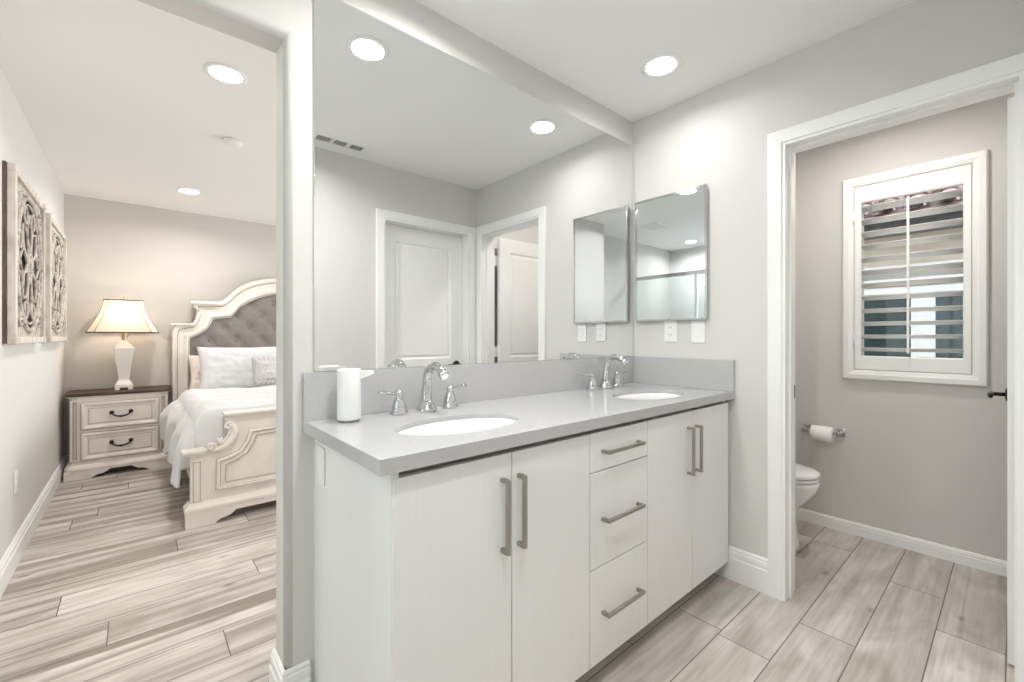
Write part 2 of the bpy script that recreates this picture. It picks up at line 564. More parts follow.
# baseboards (profile: height, thickness)
BPROF = [(0.0, 0.0), (0.0, 0.016), (0.105, 0.016), (0.108, 0.012), (0.118, 0.012), (0.121, 0.014), (0.138, 0.013), (0.141, 0.009), (0.150, 0.009), (0.157, 0.004), (0.158, 0.0)]
def baseboard(name, p0, p1, side, h=0.158, parent=None):
    """board along p0>p1 standing off the wall towards `side`"""
    mb = MB()
    k = h/0.158
    rings = []
    for p in (p0, p1):
        rings.append([(p[0]+side[0]*t, p[1]+side[1]*t, z*k) for z, t in BPROF])
    mb.loft(rings, True, True, False)
    return struct(mb.build(name, TRIM))
baseboard('baseboard_east', (0, -0.475), (0, -0.722), (-1, 0))
baseboard('baseboard_toilet_room', (WX, SY), (WX, 0), (-1, 0), 0.072)
baseboard('baseboard_toilet_room_south', (0.115, SY), (WX-0.017, SY), (0, 1), 0.072)
baseboard('baseboard_bedroom_west', (RX, 0.15), (RX, 3.963), (1, 0), 0.14)
baseboard('baseboard_bedroom_north', (RX, 3.98), (2.2, 3.98), (0, -1), 0.14)
def corner_base():
    mb = MB()
    rings = []
    for (px, py), sc in (((JX+0.07, 0.0), 0), ((JX, 0.0), 1), ((JX, 0.13), 2)):
        r = []
        for z, t in BPROF:
            if sc == 0:
                r.append((px, -t, z))
            elif sc == 1:
                r.append((px-t, -t, z))
            else:
                r.append((px-t, py, z))
        rings.append(r)
    mb.loft(rings, True, True, False)
    return struct(mb.build('baseboard_opening', TRIM), 'white baseboard wrapping the foot of the opening jamb', 'baseboard')
corner_base()
baseboard('baseboard_south', (-1.80, SY), (-0.865, SY), (0, 1))

# door casings and jambs
CASP = [(0, 0.0), (0, 0.014), (0.05, 0.017), (0.95, 0.017), (1, 0.014), (1, 0.0)]
def casing(mb, a0, a1, top, w, plane, pos, sign):
    o = [(a0-w, 0), (a0-w, top+w), (a1+w, top+w), (a1+w, 0)]
    i = [(a0, 0), (a0, top), (a1, top), (a1, 0)]
    ring_frame(mb, o, i, CASP, plane, pos, sign, closed=False)
mb = MB()
casing(mb, DY0, DY1, DH, 0.059, 'x', 0.0, -1)
casing(mb, DY0, DY1, DH, 0.059, 'x', 0.115, 1)
mb.box(-0.0115, 0.1265, DY1-0.012, DY1+0.003, 0, DH+0.003)       # jamb boards
mb.box(-0.0115, 0.1265, DY0-0.003, DY0+0.012, 0, DH+0.003)
mb.box(-0.0115, 0.1265, DY0+0.0121, DY1-0.0121, DH-0.012, DH+0.003)
mb.box(0.035, 0.075, DY1-0.022, DY1-0.011, 0, DH)      # stop
mb.box(0.035, 0.075, DY0+0.011, DY0+0.022, 0, DH)
mb.box(0.035, 0.075, DY0+0.0221, DY1-0.0221, DH-0.022, DH-0.0121)
t1 = struct(mb.build('trim_1', TRIM), 'white casing and jamb around the toilet room doorway', 'door casing')
MB().box(0.084, 0.116, DY1-0.0145, DY1-0.0115, 0.895, 0.955).build('strike_plate', BLACKM, t1)
mb = MB()
casing(mb, BX0, BX1, DH, 0.058, 'y', SY, 1)
mb.box(BX0-0.001, BX0+0.012, SY-0.13, SY+0.0105, 0, DH)
mb.box(BX1-0.012, BX1+0.001, SY-0.13, SY+0.0105, 0, DH)
mb.box(BX0+0.0121, BX1-0.0121, SY-0.13, SY+0.0105, DH-0.012, DH+0.001)
struct(mb.build('trim_2', TRIM), 'white casing of the closed door, seen in the vanity mirror', 'door casing')

PANP = [(0, 0.0), (0.25, -0.007), (0.45, -0.009), (0.6, -0.009), (0.9, -0.003), (1.0, -0.003)]
def door_leaf(name, mb_axis, a0, a1, front, back, z0, z1, label):
    """two-panel moulded leaf; panels sunk in both faces"""
    mb = MB()
    st, ra = 0.115, 0.12
    cols = [a0, a0+st, a1-st, a1]
    rows = [z0, z0+0.22, z0+0.89, z0+0.99, z1-ra, z1]
    ax = mb_axis
    for face, sg in ((front, 1 if front > back else -1), (back, -1 if front > back else 1)):
        def V(u, v, d=0.0):
            q = face+sg*d
            return (u, q, v) if ax == 'y' else (q, u, v)
        for i in range(3):
            for j in range(5):
                if i == 1 and j in (1, 3):
                    oo = rect(cols[1], cols[2], rows[j], rows[j+1])
                    ii = rect(cols[1], cols[2], rows[j], rows[j+1], 0.035)
                    ring_frame(mb, oo, ii, PANP, ax, face, sg)
                    f = mb.bm.faces.new([mb.bm.verts.new(V(u, v, -0.003)) for u, v in ii])
                else:
                    f = mb.bm.faces.new([mb.bm.verts.new(V(u, v)) for u, v in rect(cols[i], cols[i+1], rows[j], rows[j+1])])
                f.material_index = 0
    for (u0, v0), (u1, v1) in (((a0, z0), (a1, z0)), ((a1, z0), (a1, z1)), ((a1, z1), (a0, z1)), ((a0, z1), (a0, z0))):
        qs = [((u0, front, v0), (u1, front, v1), (u1, back, v1), (u0, back, v0)) if ax == 'y' else ((front, u0, v0), (front, u1, v1), (back, u1, v1), (back, u0, v0))]
        mb.bm.faces.new([mb.bm.verts.new(p) for p in qs[0]])
    bmesh.ops.remove_doubles(mb.bm, verts=mb.bm.verts, dist=1e-5)
    bmesh.ops.recalc_face_normals(mb.bm, faces=mb.bm.faces)
    return struct(mb.build(name, TRIM), label, 'door')

def lever(mb, x, y, z, ny, tip):
    """rosette on a face with normal (0,ny,0), lever pointing towards x sign tip"""
    mb.lathe([(0.031, 0.0), (0.031, 0.006*ny), (0.026, 0.010*ny), (0.010, 0.012*ny)], (x, y, z), 24, 'y')
    mb.tube([(x, y+0.008*ny, z), (x, y+0.045*ny, z)], 0.009)
    mb.tube([(x-0.008*tip, y+0.052*ny, z), (x+0.02*tip, y+0.055*ny, z), (x+0.07*tip, y+0.055*ny, z), (x+0.115*tip, y+0.052*ny, z-0.003)], [0.010, 0.0105, 0.009, 0.007])

d1 = door_leaf('door_1', 'y', 0.165, 0.835, -1.441, -1.475, 0.010, 2.030, 'white panelled door swung open into the toilet room, seen edge-on')
mb = MB()
lever(mb, 0.775, -1.441, 0.917, 1, -1)
mb.build('door_handle', BLACKM, d1)
for z in (0.22, 1.05, 1.83):
    mb = MB().box(0.1635, 0.1655, -1.472, -1.444, z-0.045, z+0.045)
    mb.tube([(0.160, -1.479, z-0.045), (0.160, -1.479, z+0.045)], 0.0055, 10)
    mb.box(0.118, 0.160, -1.4815, -1.4775, z-0.045, z+0.045)
    for dz in (-0.032, 0.032):
        mb.lathe([(0.004, 0.0), (0.004, -0.0006)], (0.1633, -1.458+0.007*(1 if dz > 0 else -1), z+dz), 10, 'x')
    mb.build('hinge', PLASTIC, d1)
d2 = door_leaf('door_2', 'y', BX0+0.014, BX1-0.014, SY-0.085, SY-0.120, 0.010, 2.028, 'closed white two-panel door, seen in the vanity mirror')
mb = MB()
lever(mb, BX1-0.075, SY-0.085, 0.945, 1, -1)
mb.build('door_handle', BLACKM, d2)

# ------------------------------------------------------------------ vanity cabinet
VX0, VX1 = -1.765, -0.03
VF = -0.535                 # carcass front
DF = -0.555                 # door faces
van = thing('vanity_cabinet', 'white flat-front double vanity cabinet under the grey countertop', 'cabinet', (-0.9, -0.27, 0))
mb = MB()
mb.prism([(0.0, 0), (-0.47, 0), (-0.47, 0.093), (VF-0.018, 0.093), (VF-0.018, 0.8785), (0.0, 0.8785)], 'x', VX0, VX0+0.018)
mb.prism([(0.0, 0), (-0.47, 0), (-0.47, 0.093), (VF-0.002, 0.093), (VF-0.002, 0.8785), (0.0, 0.8785)], 'x', VX1-0.018, VX1)
mb.box(VX0+0.018, VX1-0.018, VF, -0.002, 0.093, 0.111)
mb.box(VX0+0.018, VX1-0.018, -0.012, -0.002, 0.111, 0.8785)
mb.build('body', CABW, van)
mb = MB()
mb.box(VX0+0.018, VX1-0.018, VF, VF+0.018, 0.846, 0.8785)
for x in (-1.077, -0.736):
    mb.box(x-0.009, x+0.009, VF, -0.012, 0.111, 0.846)
mb.build('face_frame', CABGAP, van)
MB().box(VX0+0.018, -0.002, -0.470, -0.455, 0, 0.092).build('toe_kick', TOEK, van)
MB().box(VX1+0.0005, -0.0005, VF+0.03, VF+0.048, 0.093, 0.8785).build('filler_strip', CABW, van)

def pull(mb, x0, z0, x1, z1):
    s_ = 0.0055
    yb, yf = DF, DF-0.032
    if abs(x1-x0) < 1e-4:
        mb.box(x0-s_, x0+s_, yf, yf+0.011, min(z0, z1), max(z0, z1), 0.0012)
        for z in (z0, z1):
            zz = z+(s_ if z == min(z0, z1) else -s_)
            mb.box(x0-s_, x0+s_, yf+0.011, yb, zz-s_, zz+s_)
    else:
        mb.box(x0, x1, yf, yf+0.011, z0-s_, z0+s_, 0.0012)
        for x in (x0+s_, x1-s_):
            mb.box(x-s_, x+s_, yf+0.011, yb, z0-s_, z0+s_)
g = 0.0018
for x0, x1, hx in ((-1.762, -1.412, -1.448), (-1.412, -1.077, -1.388), (-0.736, -0.390, -0.432), (-0.390, -0.031, -0.363)):
    d = MB().box(x0+g, x1-g, DF, VF-0.0005, 0.094, 0.860, 0.0012).build('door', CABW, van)
    mb = MB()
    pull(mb, hx, 0.598, hx, 0.798)
    mb.build('handle', NICKEL, d)
for z0, z1, hz in ((0.732, 0.860, 0.794), (0.413, 0.728, 0.567), (0.094, 0.409, 0.254)):
    d = MB().box(-1.077+g, -0.736-g, DF, VF-0.0005, z0, z1, 0.0012).build('drawer', CABW, van)
    mb = MB()
    pull(mb, -1.016, hz, -0.800, hz)
    mb.build('handle', NICKEL, d)

# countertop with two oval cut-outs
CT0, CT1, CTU = 0.879, 0.914, 0.900
SINKS = [(-1.445, -0.355), (-0.420, -0.362)]
SA, SB = 0.205, 0.128
top = thing('countertop', 'light grey quartz countertop with backsplash across the double vanity', 'countertop', (-0.9, -0.28, CT0))
def slab():
    mb = MB()
    X0, X1, Y0, Y1 = -1.80, -0.0005, -0.573, -0.0005
    n = 64
    # columns: each sink gets its own rectangular cell filled around the oval
    xs = [X0, -1.70, -1.19, -0.67, -0.17, X1]
    def quad(pts):
        f = mb.bm.faces.new([mb.bm.verts.new(p) for p in pts])
        f.material_index = 0
    def cell(a, b):
        for z, up in ((CT1, 1), (CTU, 0)):
            p = [(a, Y0, z), (b, Y0, z), (b, Y1, z), (a, Y1, z)]
            quad(p if up else p[::-1])
    cell(xs[0], xs[1]); cell(xs[2], xs[3]); cell(xs[4], xs[5])
    for (cx, cy_), a, b in ((SINKS[0], xs[1], xs[2]), (SINKS[1], xs[3], xs[4])):
        angs = sorted({2*PI*i/n for i in range(n)} | {math.atan2(y-cy_, x-cx) % (2*PI) for x in (a, b) for y in (Y0, Y1)})
        el, bd = [], []
        for t in angs:
            c, s_ = math.cos(t), math.sin(t)
            r = 1/math.sqrt((c/SA)**2+(s_/SB)**2)
            el.append((cx+r*c, cy_+r*s_))
            k = min((b-cx)/c if c > 1e-9 else 1e9, (a-cx)/c if c < -1e-9 else 1e9, (Y1-cy_)/s_ if s_ > 1e-9 else 1e9, (Y0-cy_)/s_ if s_ < -1e-9 else 1e9)
            bd.append((cx+k*c, cy_+k*s_))
        m = len(angs)
        for i in range(m):
            j = (i+1) % m
            quad([(*el[i], CT1), (*bd[i], CT1), (*bd[j], CT1), (*el[j], CT1)])
            quad([(*el[j], CTU), (*bd[j], CTU), (*bd[i], CTU), (*el[i], CTU)])
            quad([(*el[i], CTU), (*el[i], CT1), (*el[j], CT1), (*el[j], CTU)])
    for x0, y0, x1, y1 in ((X0, Y0, X1, Y0), (X1, Y0, X1, Y1), (X1, Y1, X0, Y1), (X0, Y1, X0, Y0)):
        quad([(x0, y0, CTU), (x1, y1, CTU), (x1, y1, CT1), (x0, y0, CT1)])
    bmesh.ops.remove_doubles(mb.bm, verts=mb.bm.verts, dist=1e-5)
    bmesh.ops.recalc_face_normals(mb.bm, faces=mb.bm.faces)
    mb.box(X0, X1, Y0, Y0+0.02, CT0, CTU)
    mb.box(X0, X0+0.02, Y0+0.02, Y1, CT0, CTU)
    return mb
slab().build('worktop', QUARTZ, top)
MB().box(-1.80, -0.021, -0.020, -0.0005, CT1, 1.065, 0.0015).build('backsplash', QUARTZ, top)
MB().box(-0.0205, -0.0005, -0.573, -0.0005, CT1, 1.065, 0.0015).build('side_splash', QUARTZ, top)

def make_sink(c, label):
    t = thing('sink', label, 'sink', (c[0], c[1], CT0-0.16), 'undermount oval sinks')
    mb = MB()
    prof = [(1.10, 0.0), (1.0, 0.0), (0.985, -0.02), (0.95, -0.06), (0.86, -0.10), (0.66, -0.135), (0.35, -0.150), (0.10, -0.153)]
    n = 56
    z0 = CTU-0.0006
    inner = [[(c[0]+(SA-0.012)*k*math.cos(2*PI*i/n), c[1]+(SB-0.012)*k*math.sin(2*PI*i/n), z0+h) for i in range(n)] for k, h in prof]
    outer = [[(c[0]+SA*1.08*k*math.cos(2*PI*i/n), c[1]+SB*1.10*k*math.sin(2*PI*i/n), z0+h-0.008) for i in range(n)] for k, h in prof[1:]]
    mb.loft(outer[::-1]+inner, True, True, True)
    mb.build('basin', CERAM, t)
    MB().lathe([(0.022, z0-0.152), (0.022, z0-0.149), (0.017, z0-0.148), (0.012, z0-0.1485)], (c[0], c[1], 0), 24).build('drain', CHROME, t)
    return t
make_sink(SINKS[0], 'white oval undermount sink nearer the soap dispenser')
make_sink(SINKS[1], 'white oval undermount sink nearer the medicine cabinet')

def make_faucet(x, label):
    t = thing('faucet', label, 'faucet', (x, -0.085, CT1), 'widespread chrome faucets')
    yb = -0.088
    mb = MB()
    mb.lathe([(0.036, 0.0005), (0.037, 0.006), (0.035, 0.012), (0.029, 0.018), (0.025, 0.026), (0.0205, 0.038)], (x, yb, CT1), 28)
    path, rads = [], []
    for i in range(6):
        k = i/5
        path.append((x, yb-0.006*k*k, CT1+0.03+0.075*k)); rads.append(0.0205-0.0040*k)
    cy_, cz, R = yb-0.006-0.056, CT1+0.108, 0.056
    for i in range(1, 15):
        a = PI*0.74*i/14
        path.append((x, cy_+R*math.cos(a), cz+R*0.98*math.sin(a))); rads.append(0.0165-0.003*i/14)
    e = Vector(path[-1]); d = (e-Vector(path[-2])).normalized()
    path.append(tuple(e+d*0.012)); rads.append(0.0125)
    mb.tube(path, rads, 18)
    path2 = [tuple(e+d*0.004), tuple(e+d*0.012), tuple(e+d*0.024), tuple(e+d*0.030)]
    mb.tube(path2, [0.0135, 0.0170, 0.0170, 0.013], 18)
    mb.build('spout', CHROME, t)
    for sg in (-1, 1):
        hx, hy = x+sg*0.102, yb+0.004
        mb = MB()
        mb.lathe([(0.029, 0.0005), (0.030, 0.006), (0.028, 0.011), (0.0235, 0.016), (0.025, 0.021), (0.022, 0.036), (0.0145, 0.056), (0.0115, 0.062), (0.014, 0.066), (0.014, 0.072), (0.010, 0.079), (0.004, 0.084)], (hx, hy, CT1), 24)
        z = CT1+0.070
        mb.tube([(hx, hy, z), (hx+sg*0.020, hy, z+0.001), (hx+sg*0.045, hy, z+0.005), (hx+sg*0.066, hy, z+0.008), (hx+sg*0.074, hy, z+0.009)], [0.0085, 0.0075, 0.0085, 0.0105, 0.006], 12, flat=0.7)
        mb.build('handle', CHROME, t)
    return t
make_faucet(-1.412, 'chrome widespread faucet with curved spout behind the sink nearer the soap dispenser')
make_faucet(-0.375, 'chrome widespread faucet with curved spout behind the sink nearer the medicine cabinet')

def soap():
    x, y = -1.690, -0.098
    t = thing('soap_dispenser', 'white cylindrical automatic soap dispenser on the countertop end', 'soap dispenser', (x, y, CT1))
    MB().lathe([(0.031, 0.0005), (0.031, 0.007)], (x, y, CT1), 36).build('base_foot', NICKEL, t)
    MB().lathe([(0.0345, 0.007), (0.0355, 0.010), (0.0355, 0.158), (0.0345, 0.162), (0.031, 0.1635)], (x, y, CT1), 40).build('body', PLASTIC, t)
    d = Vector((0.86, -0.5, 0)).normalized()
    s_ = Vector((-d.y, d.x, 0))
    rings = []
    for k, hw, zb, zt in ((0.020, 0.013, 0.128, 0.157), (0.045, 0.0125, 0.136, 0.157), (0.066, 0.011, 0.144, 0.157), (0.072, 0.009, 0.147, 0.155)):
        p = Vector((x, y, CT1))+d*k
        rings.append([tuple(p+s_*hw+Vector((0, 0, zb))), tuple(p-s_*hw+Vector((0, 0, zb))), tuple(p-s_*hw+Vector((0, 0, zt))), tuple(p+s_*hw+Vector((0, 0, zt)))])
    MB().loft(rings, True, True, False).build('nozzle', PLASTIC, t)
soap()

# ------------------------------------------------------------------ mirrors, cabinet and plates on the walls
t = thing('vanity_mirror', 'large frameless wall mirror above the double vanity backsplash', 'mirror', (-0.88, -0.003, 1.066))
MB().box(-1.767, -0.006, -0.006, -0.0006, 1.0660, 2.288, 0.0012, 1).build('mirror_glass', [MIRROR], t)

t = thing('medicine_cabinet', 'mirrored medicine cabinet with thin chrome edge on the side wall', 'cabinet', (-0.012, -0.24, 1.267))
MB().box(-0.018, -0.0006, -0.440, -0.038, 1.272, 1.941, 0.001).build('body', CHROME, t)
dd = MB().box(-0.0245, -0.0185, -0.444, -0.034, 1.267, 1.945, 0.001).build('mirror_door', MIRROR2, t)
mb = MB()
ring_frame(mb, rect(-0.446, -0.032, 1.265, 1.947), rect(-0.446, -0.032, 1.265, 1.947, 0.010), [(0, 0), (0, 0.0095), (1, 0.0095), (1, 0.0065)], 'x', -0.018, -1)
mb.build('edge_frame', CHROME, dd)

def plate(name, label, cat, axis, pos, sign, a, z, w=0.072, h=0.116, kind='outlet', group=None):
    t = thing(name, label, cat, (a, pos, z-h/2) if axis == 'y' else (pos, a, z-h/2), group)
    def bx(u0, u1, d0, d1, z0, z1, bev=0.0):
        d0, d1 = sorted((pos+sign*d0, pos+sign*d1))
        return MB().box(d0, d1, u0, u1, z0, z1, bev) if axis == 'x' else MB().box(u0, u1, d0, d1, z0, z1, bev)
    bx(a-w/2, a+w/2, 0.0005, 0.006, z-h/2, z+h/2, 0.002).build('cover_plate', PLASTIC, t)
    ins = bx(a-0.0165, a+0.0165, 0.0055, 0.0075, z-0.033, z+0.033, 0.0008).build('insert' if kind == 'outlet' else 'rocker', PLASTIC, t)
    if kind == 'outlet':
        for dz in (-0.019, 0.019):
            for du in (-0.006, 0.006):
                bx(a+du-0.0012, a+du+0.0012, 0.0074, 0.0077, z+dz-0.004, z+dz+0.004).build('slot', PLATEHOLE, ins)
    return t
plate('power_outlet', 'white power outlet plate on the wall beneath the medicine cabinet, nearer the mirror', 'outlet', 'x', 0.0, -1, -0.239, 1.208, kind='outlet')
plate('light_switch', 'white rocker switch plate on the wall beneath the medicine cabinet, nearer the doorway', 'switch', 'x', 0.0, -1, -0.392, 1.204, kind='switch')
plate('wall_plate', 'white rectangular cover plate on the vanity side panel under the countertop overhang', 'cover plate', 'x', VX0, -1, -0.073, 0.786, w=0.070, h=0.114, kind='switch')
plate('power_outlet', 'white power outlet low on the bedroom side wall below the carved panels', 'outlet', 'x', RX, 1, 1.95, 0.42, kind='outlet')

# ------------------------------------------------------------------ ceiling lights, vents, detector
def downlight(x, y, label, color=(1.0, 0.985, 0.965), power=DOWN_W, spread=160, k=1.0):
    t = thing('recessed_light', label, 'ceiling light', (x, y, HC-0.012), 'recessed ceiling lights')
    MB().lathe([(r*k, h) for r, h in ((0.090, -0.0005), (0.090, -0.002), (0.084, -0.0045), (0.070, -0.0055), (0.067, -0.0045), (0.067, -0.0005))], (x, y, HC), 40).build('trim_ring', PLASTIC, t)
    MB().lathe([(0.0668*k, -0.0006), (0.0668*k, -0.0050), (0.001, -0.0065)], (x, y, HC), 40).build('lens', LENS, t)
    area('lamp_light', (x, y, HC-0.0085), (0, 0, -1), 0.13*k, 0.13*k, power, color, math.radians(spread), 'DISK', t)
    return t
downlight(-0.363, -0.392, 'lit round recessed light on the bathroom ceiling near the medicine cabinet', power=2.7)
downlight(-1.433, -0.390, 'lit round recessed light above the near sink, seen in the vanity mirror')
downlight(-3.37, -1.34, 'lit round recessed light over the shower, seen in the medicine cabinet mirror', power=11)
downlight(-1.63, -1.085, 'small added round fill light on the bathroom ceiling in front of the vanity', power=9.5, k=0.5)  # added fill lamp to brighten the vanity fronts, no known fixture here
downlight(-1.871, 0.996, 'lit round recessed light on the bedroom ceiling nearer the opening', (1.0, 0.97, 0.935), 11)
downlight(-1.852, 3.177, 'lit round recessed light on the bedroom ceiling nearer the bed', (1.0, 0.955, 0.905), 10)
downlight(0.45, -1.0, 'lit round recessed light on the toilet room ceiling', (1.0, 0.95, 0.89), 6.5, 168)
mb = MB().lathe([(0.055, -0.0005), (0.055, -0.012), (0.050, -0.019), (0.030, -0.022), (0.012, -0.0225)], (-1.727, 1.808, HC), 36)
tag(mb.build('smoke_detector', CEIL), 'small round white detector cover on the bedroom ceiling between two lights', 'smoke detector')

def vent(x0, x1, y0, y1, label):
    t = thing('ceiling_vent', label, 'vent', ((x0+x1)/2, (y0+y1)/2, HC-0.01), 'ceiling vents')
    mb = MB()
    ring_frame(mb, rect(x0, x1, y0, y1), rect(x0, x1, y0, y1, 0.022), [(0, 0), (0.1, 0.006), (0.8, 0.009), (1, 0.006), (1, 0.0)], 'z', HC-0.0005, -1)
    for k in (1, 2):
        xm = x0+0.02+(x1-x0-0.04)*k/3
        mb.box(xm-0.010, xm+0.010, y0+0.02, y1-0.02, HC-0.007, HC-0.001)
    mb.build('frame', PLASTIC, t)
    MB().box(x0+0.02, x1-0.02, y0+0.02, y1-0.02, HC-0.0012, HC-0.0006).build('duct_opening', BLACK, t)
    mb = MB()
    n = 20
    for i in range(n):
        xm = x0+0.026+(x1-x0-0.052)*i/(n-1)
        mb.prism([(xm-0.006, HC-0.007), (xm-0.004, HC-0.007), (xm+0.005, HC-0.0015), (xm+0.003, HC-0.0015)], 'y', y0+0.02, y1-0.02)
    mb.build('louver', PLASTIC, t)
vent(-1.37, -1.03, -1.455, -1.335, 'white slatted ceiling vent seen in the vanity mirror')
vent(-2.45, -2.15, -1.35, -1.10, 'white slatted ceiling vent seen in the medicine cabinet mirror')

# ------------------------------------------------------------------ shower behind the photographer's side (seen in the mirrors)
t = thing('shower_enclosure', 'glass shower enclosure with chrome header rail, seen in the medicine cabinet mirror', 'shower', (-2.76, -0.92, 0))
SX = -2.76
MB().box(SX-0.004, SX+0.004, -1.845, -0.98, 0.10, 1.90).build('fixed_panel', SHGLASS, t)
MB().box(SX+0.012, SX+0.020, -0.96, -0.30, 0.10, 1.90).build('glass_door', SHGLASS, t)
MB().box(SX-0.016, SX+0.016, -1.849, -0.0005, 1.90, 1.945, 0.004).build('header_rail', CHROME, t)
MB().box(SX-0.014, SX+0.014, -0.982, -0.954, 0.10, 1.90).build('post', CHROME, t)
MB().box(SX-0.05, SX+0.05, -1.849, -0.0005, 0.0005, 0.10, 0.004).build('curb', TILEW, t)
MB().box(SX+0.02, SX+0.03, -0.30, -0.0005, 0.10, 1.90).build('end_panel', SHGLASS, t)

# ------------------------------------------------------------------ toilet room window, shutter and what lies outside
w1 = MB()
ring_frame(w1, rect(WY0, WY1, WZ0, WZ1), rect(WY0, WY1, WZ0, WZ1, 0.035), [(0, 0.0), (0, 0.03), (1, 0.03), (1, 0.0)], 'x', WX+0.065, 1)
w1.box(WX+0.07, WX+0.095, WY0+0.035, WY1-0.035, 1.515, 1.545)
w1 = struct(w1.build('window_1', TRIM), 'white sash window behind the plantation shutter', 'window')
MB().box(WX+0.080, WX+0.084, WY0+0.03, WY1-0.03, WZ0+0.03, WZ1-0.03).build('glass_pane', GLASS, w1)

sh = thing('plantation_shutter', 'white plantation shutter with open louvers over the toilet room window', 'shutter', (WX-0.02, -1.075, 0.926))
OY0, OY1, OZ0, OZ1 = -1.372, -0.776, 0.926, 2.118
mb = MB()
ring_frame(mb, rect(OY0, OY1, OZ0, OZ1), rect(OY0, OY1, OZ0, OZ1, 0.056), [(0, 0.0005), (0, 0.018), (0.12, 0.028), (0.55, 0.030), (0.70, 0.026), (0.9, 0.024), (1, 0.018), (1, -0.03)], 'x', WX, -1)
mb.build('outer_frame', TRIM, sh)
PY0, PY1, PZ0, PZ1 = OY0+0.058, OY1-0.058, OZ0+0.058, OZ1-0.058
LY0, LY1, LZ0, LZ1 = -1.283, -0.868, 1.066, 1.966
mb = MB()
ring_frame(mb, rect(PY0, PY1, PZ0, PZ1), [(LY0, LZ0), (LY1, LZ0), (LY1, LZ1), (LY0, LZ1)], [(0, 0.0), (0, 0.016), (0.06, 0.020), (0.92, 0.020), (1, 0.016), (1, -0.010), (0, -0.010), (0, 0.0)], 'x', WX, -1)
mb.build('panel_frame', TRIM, sh)
NL = 12
pitch = (LZ1-LZ0)/NL
for i in range(NL):
    zc = LZ0+pitch*(i+0.5)
    ang = math.radians(-13)
    pts = []
    for k in range(20):
        a = 2*PI*k/20
        u, v = 0.042*math.cos(a), 0.0062*math.sin(a)
        pts.append((WX+0.006+u*math.cos(ang)-v*math.sin(ang), zc+u*math.sin(ang)+v*math.cos(ang)))
    MB().prism(pts, 'y', LY0+0.001, LY1-0.001, smooth_side=True).build('louver', TRIM, sh)
MB().box(WX-0.052, WX-0.044, -1.081, -1.070, LZ0+0.02, LZ1-0.02, 0.001).build('tilt_rod', TRIM, sh)
for z in (1.16, 1.88):
    MB().tube([(WX-0.024, PY1+0.001, z-0.035), (WX-0.024, PY1+0.001, z+0.035)], 0.0045, 10).build('hinge', PLASTIC, sh)

nb = thing('neighbor_house', 'tan stucco house with clay tile roof outside, seen between the shutter louvers', 'house', (4.2, -1.5, -0.2))
NX = 3.9
mb = MB()
NWY0, NWY1, NWZ0, NWZ1 = -2.45, -0.10, 0.55, 1.70
mb.box(NX, NX+0.25, -6, NWY0, -0.2, 2.5)
mb.box(NX, NX+0.25, NWY1, 2.5, -0.2, 2.5)
mb.box(NX, NX+0.25, NWY0, NWY1, -0.2, NWZ0)
mb.box(NX, NX+0.25, NWY0, NWY1, NWZ1, 2.5)
mb.build('wall', STUCCO, nb)
MB().box(NX-0.05, NX-0.001, -6, 2.5, 1.72, 1.93, 0.008).build('stucco_band', STUCCOW, nb)
mb = MB()
ring_frame(mb, rect(NWY0, NWY1, NWZ0, NWZ1), rect(NWY0, NWY1, NWZ0, NWZ1, 0.07), [(0, -0.04), (0, 0.02), (1, 0.02), (1, -0.04)], 'x', NX, -1)
mb.box(NX-0.015, NX+0.03, -0.93, -0.75, NWZ0+0.07, NWZ1-0.07)
nw = mb.build('window', STUCCOW, nb)
MB().box(NX+0.035, NX+0.045, NWY0+0.05, NWY1-0.05, NWZ0+0.05, NWZ1-0.05).build('pane', DARKGL, nw)
MB().prism([(NX-0.30, 2.20), (NX-0.26, 2.20), (NX-0.26, 2.24), (NX+0.3, 2.46), (NX+0.3, 2.54), (NX-0.30, 2.38)], 'y', -6, 2.5).build('eave', EAVE, nb)
def tiles():
    mb = MB()
    y = -5.0
    while y < 1.6:
        for r in range(5):
            xa = NX-0.46+0.34*r
            za = 2.40+0.34*0.42*r
            rings = []
            for k in (0, 1):
                xx, zz, rr = xa+0.40*k, za+0.40*0.42*k+0.02*(1-k), 0.088-0.012*k
                ring = [(xx, y+rr*math.cos(PI*j/8), zz+rr*math.sin(PI*j/8)) for j in range(9)]
                ring += [(xx, y+(rr-0.014)*math.cos(PI*j/8), zz+(rr-0.014)*math.sin(PI*j/8)) for j in range(8, -1, -1)]
                rings.append(ring)
            mb.loft(rings, True, True, False)
        y += 0.22
    mb.prism([(NX-0.40, 2.39), (NX+1.3, 3.10), (NX+1.3, 3.05), (NX-0.40, 2.36)], 'y', -6, 2.5)
    return mb.build('tile_roof', ROOFT, nb)
tiles()
struct(MB().box(1.3, 9, -8, 6, -0.3, -0.2).build('ground', GROUND))

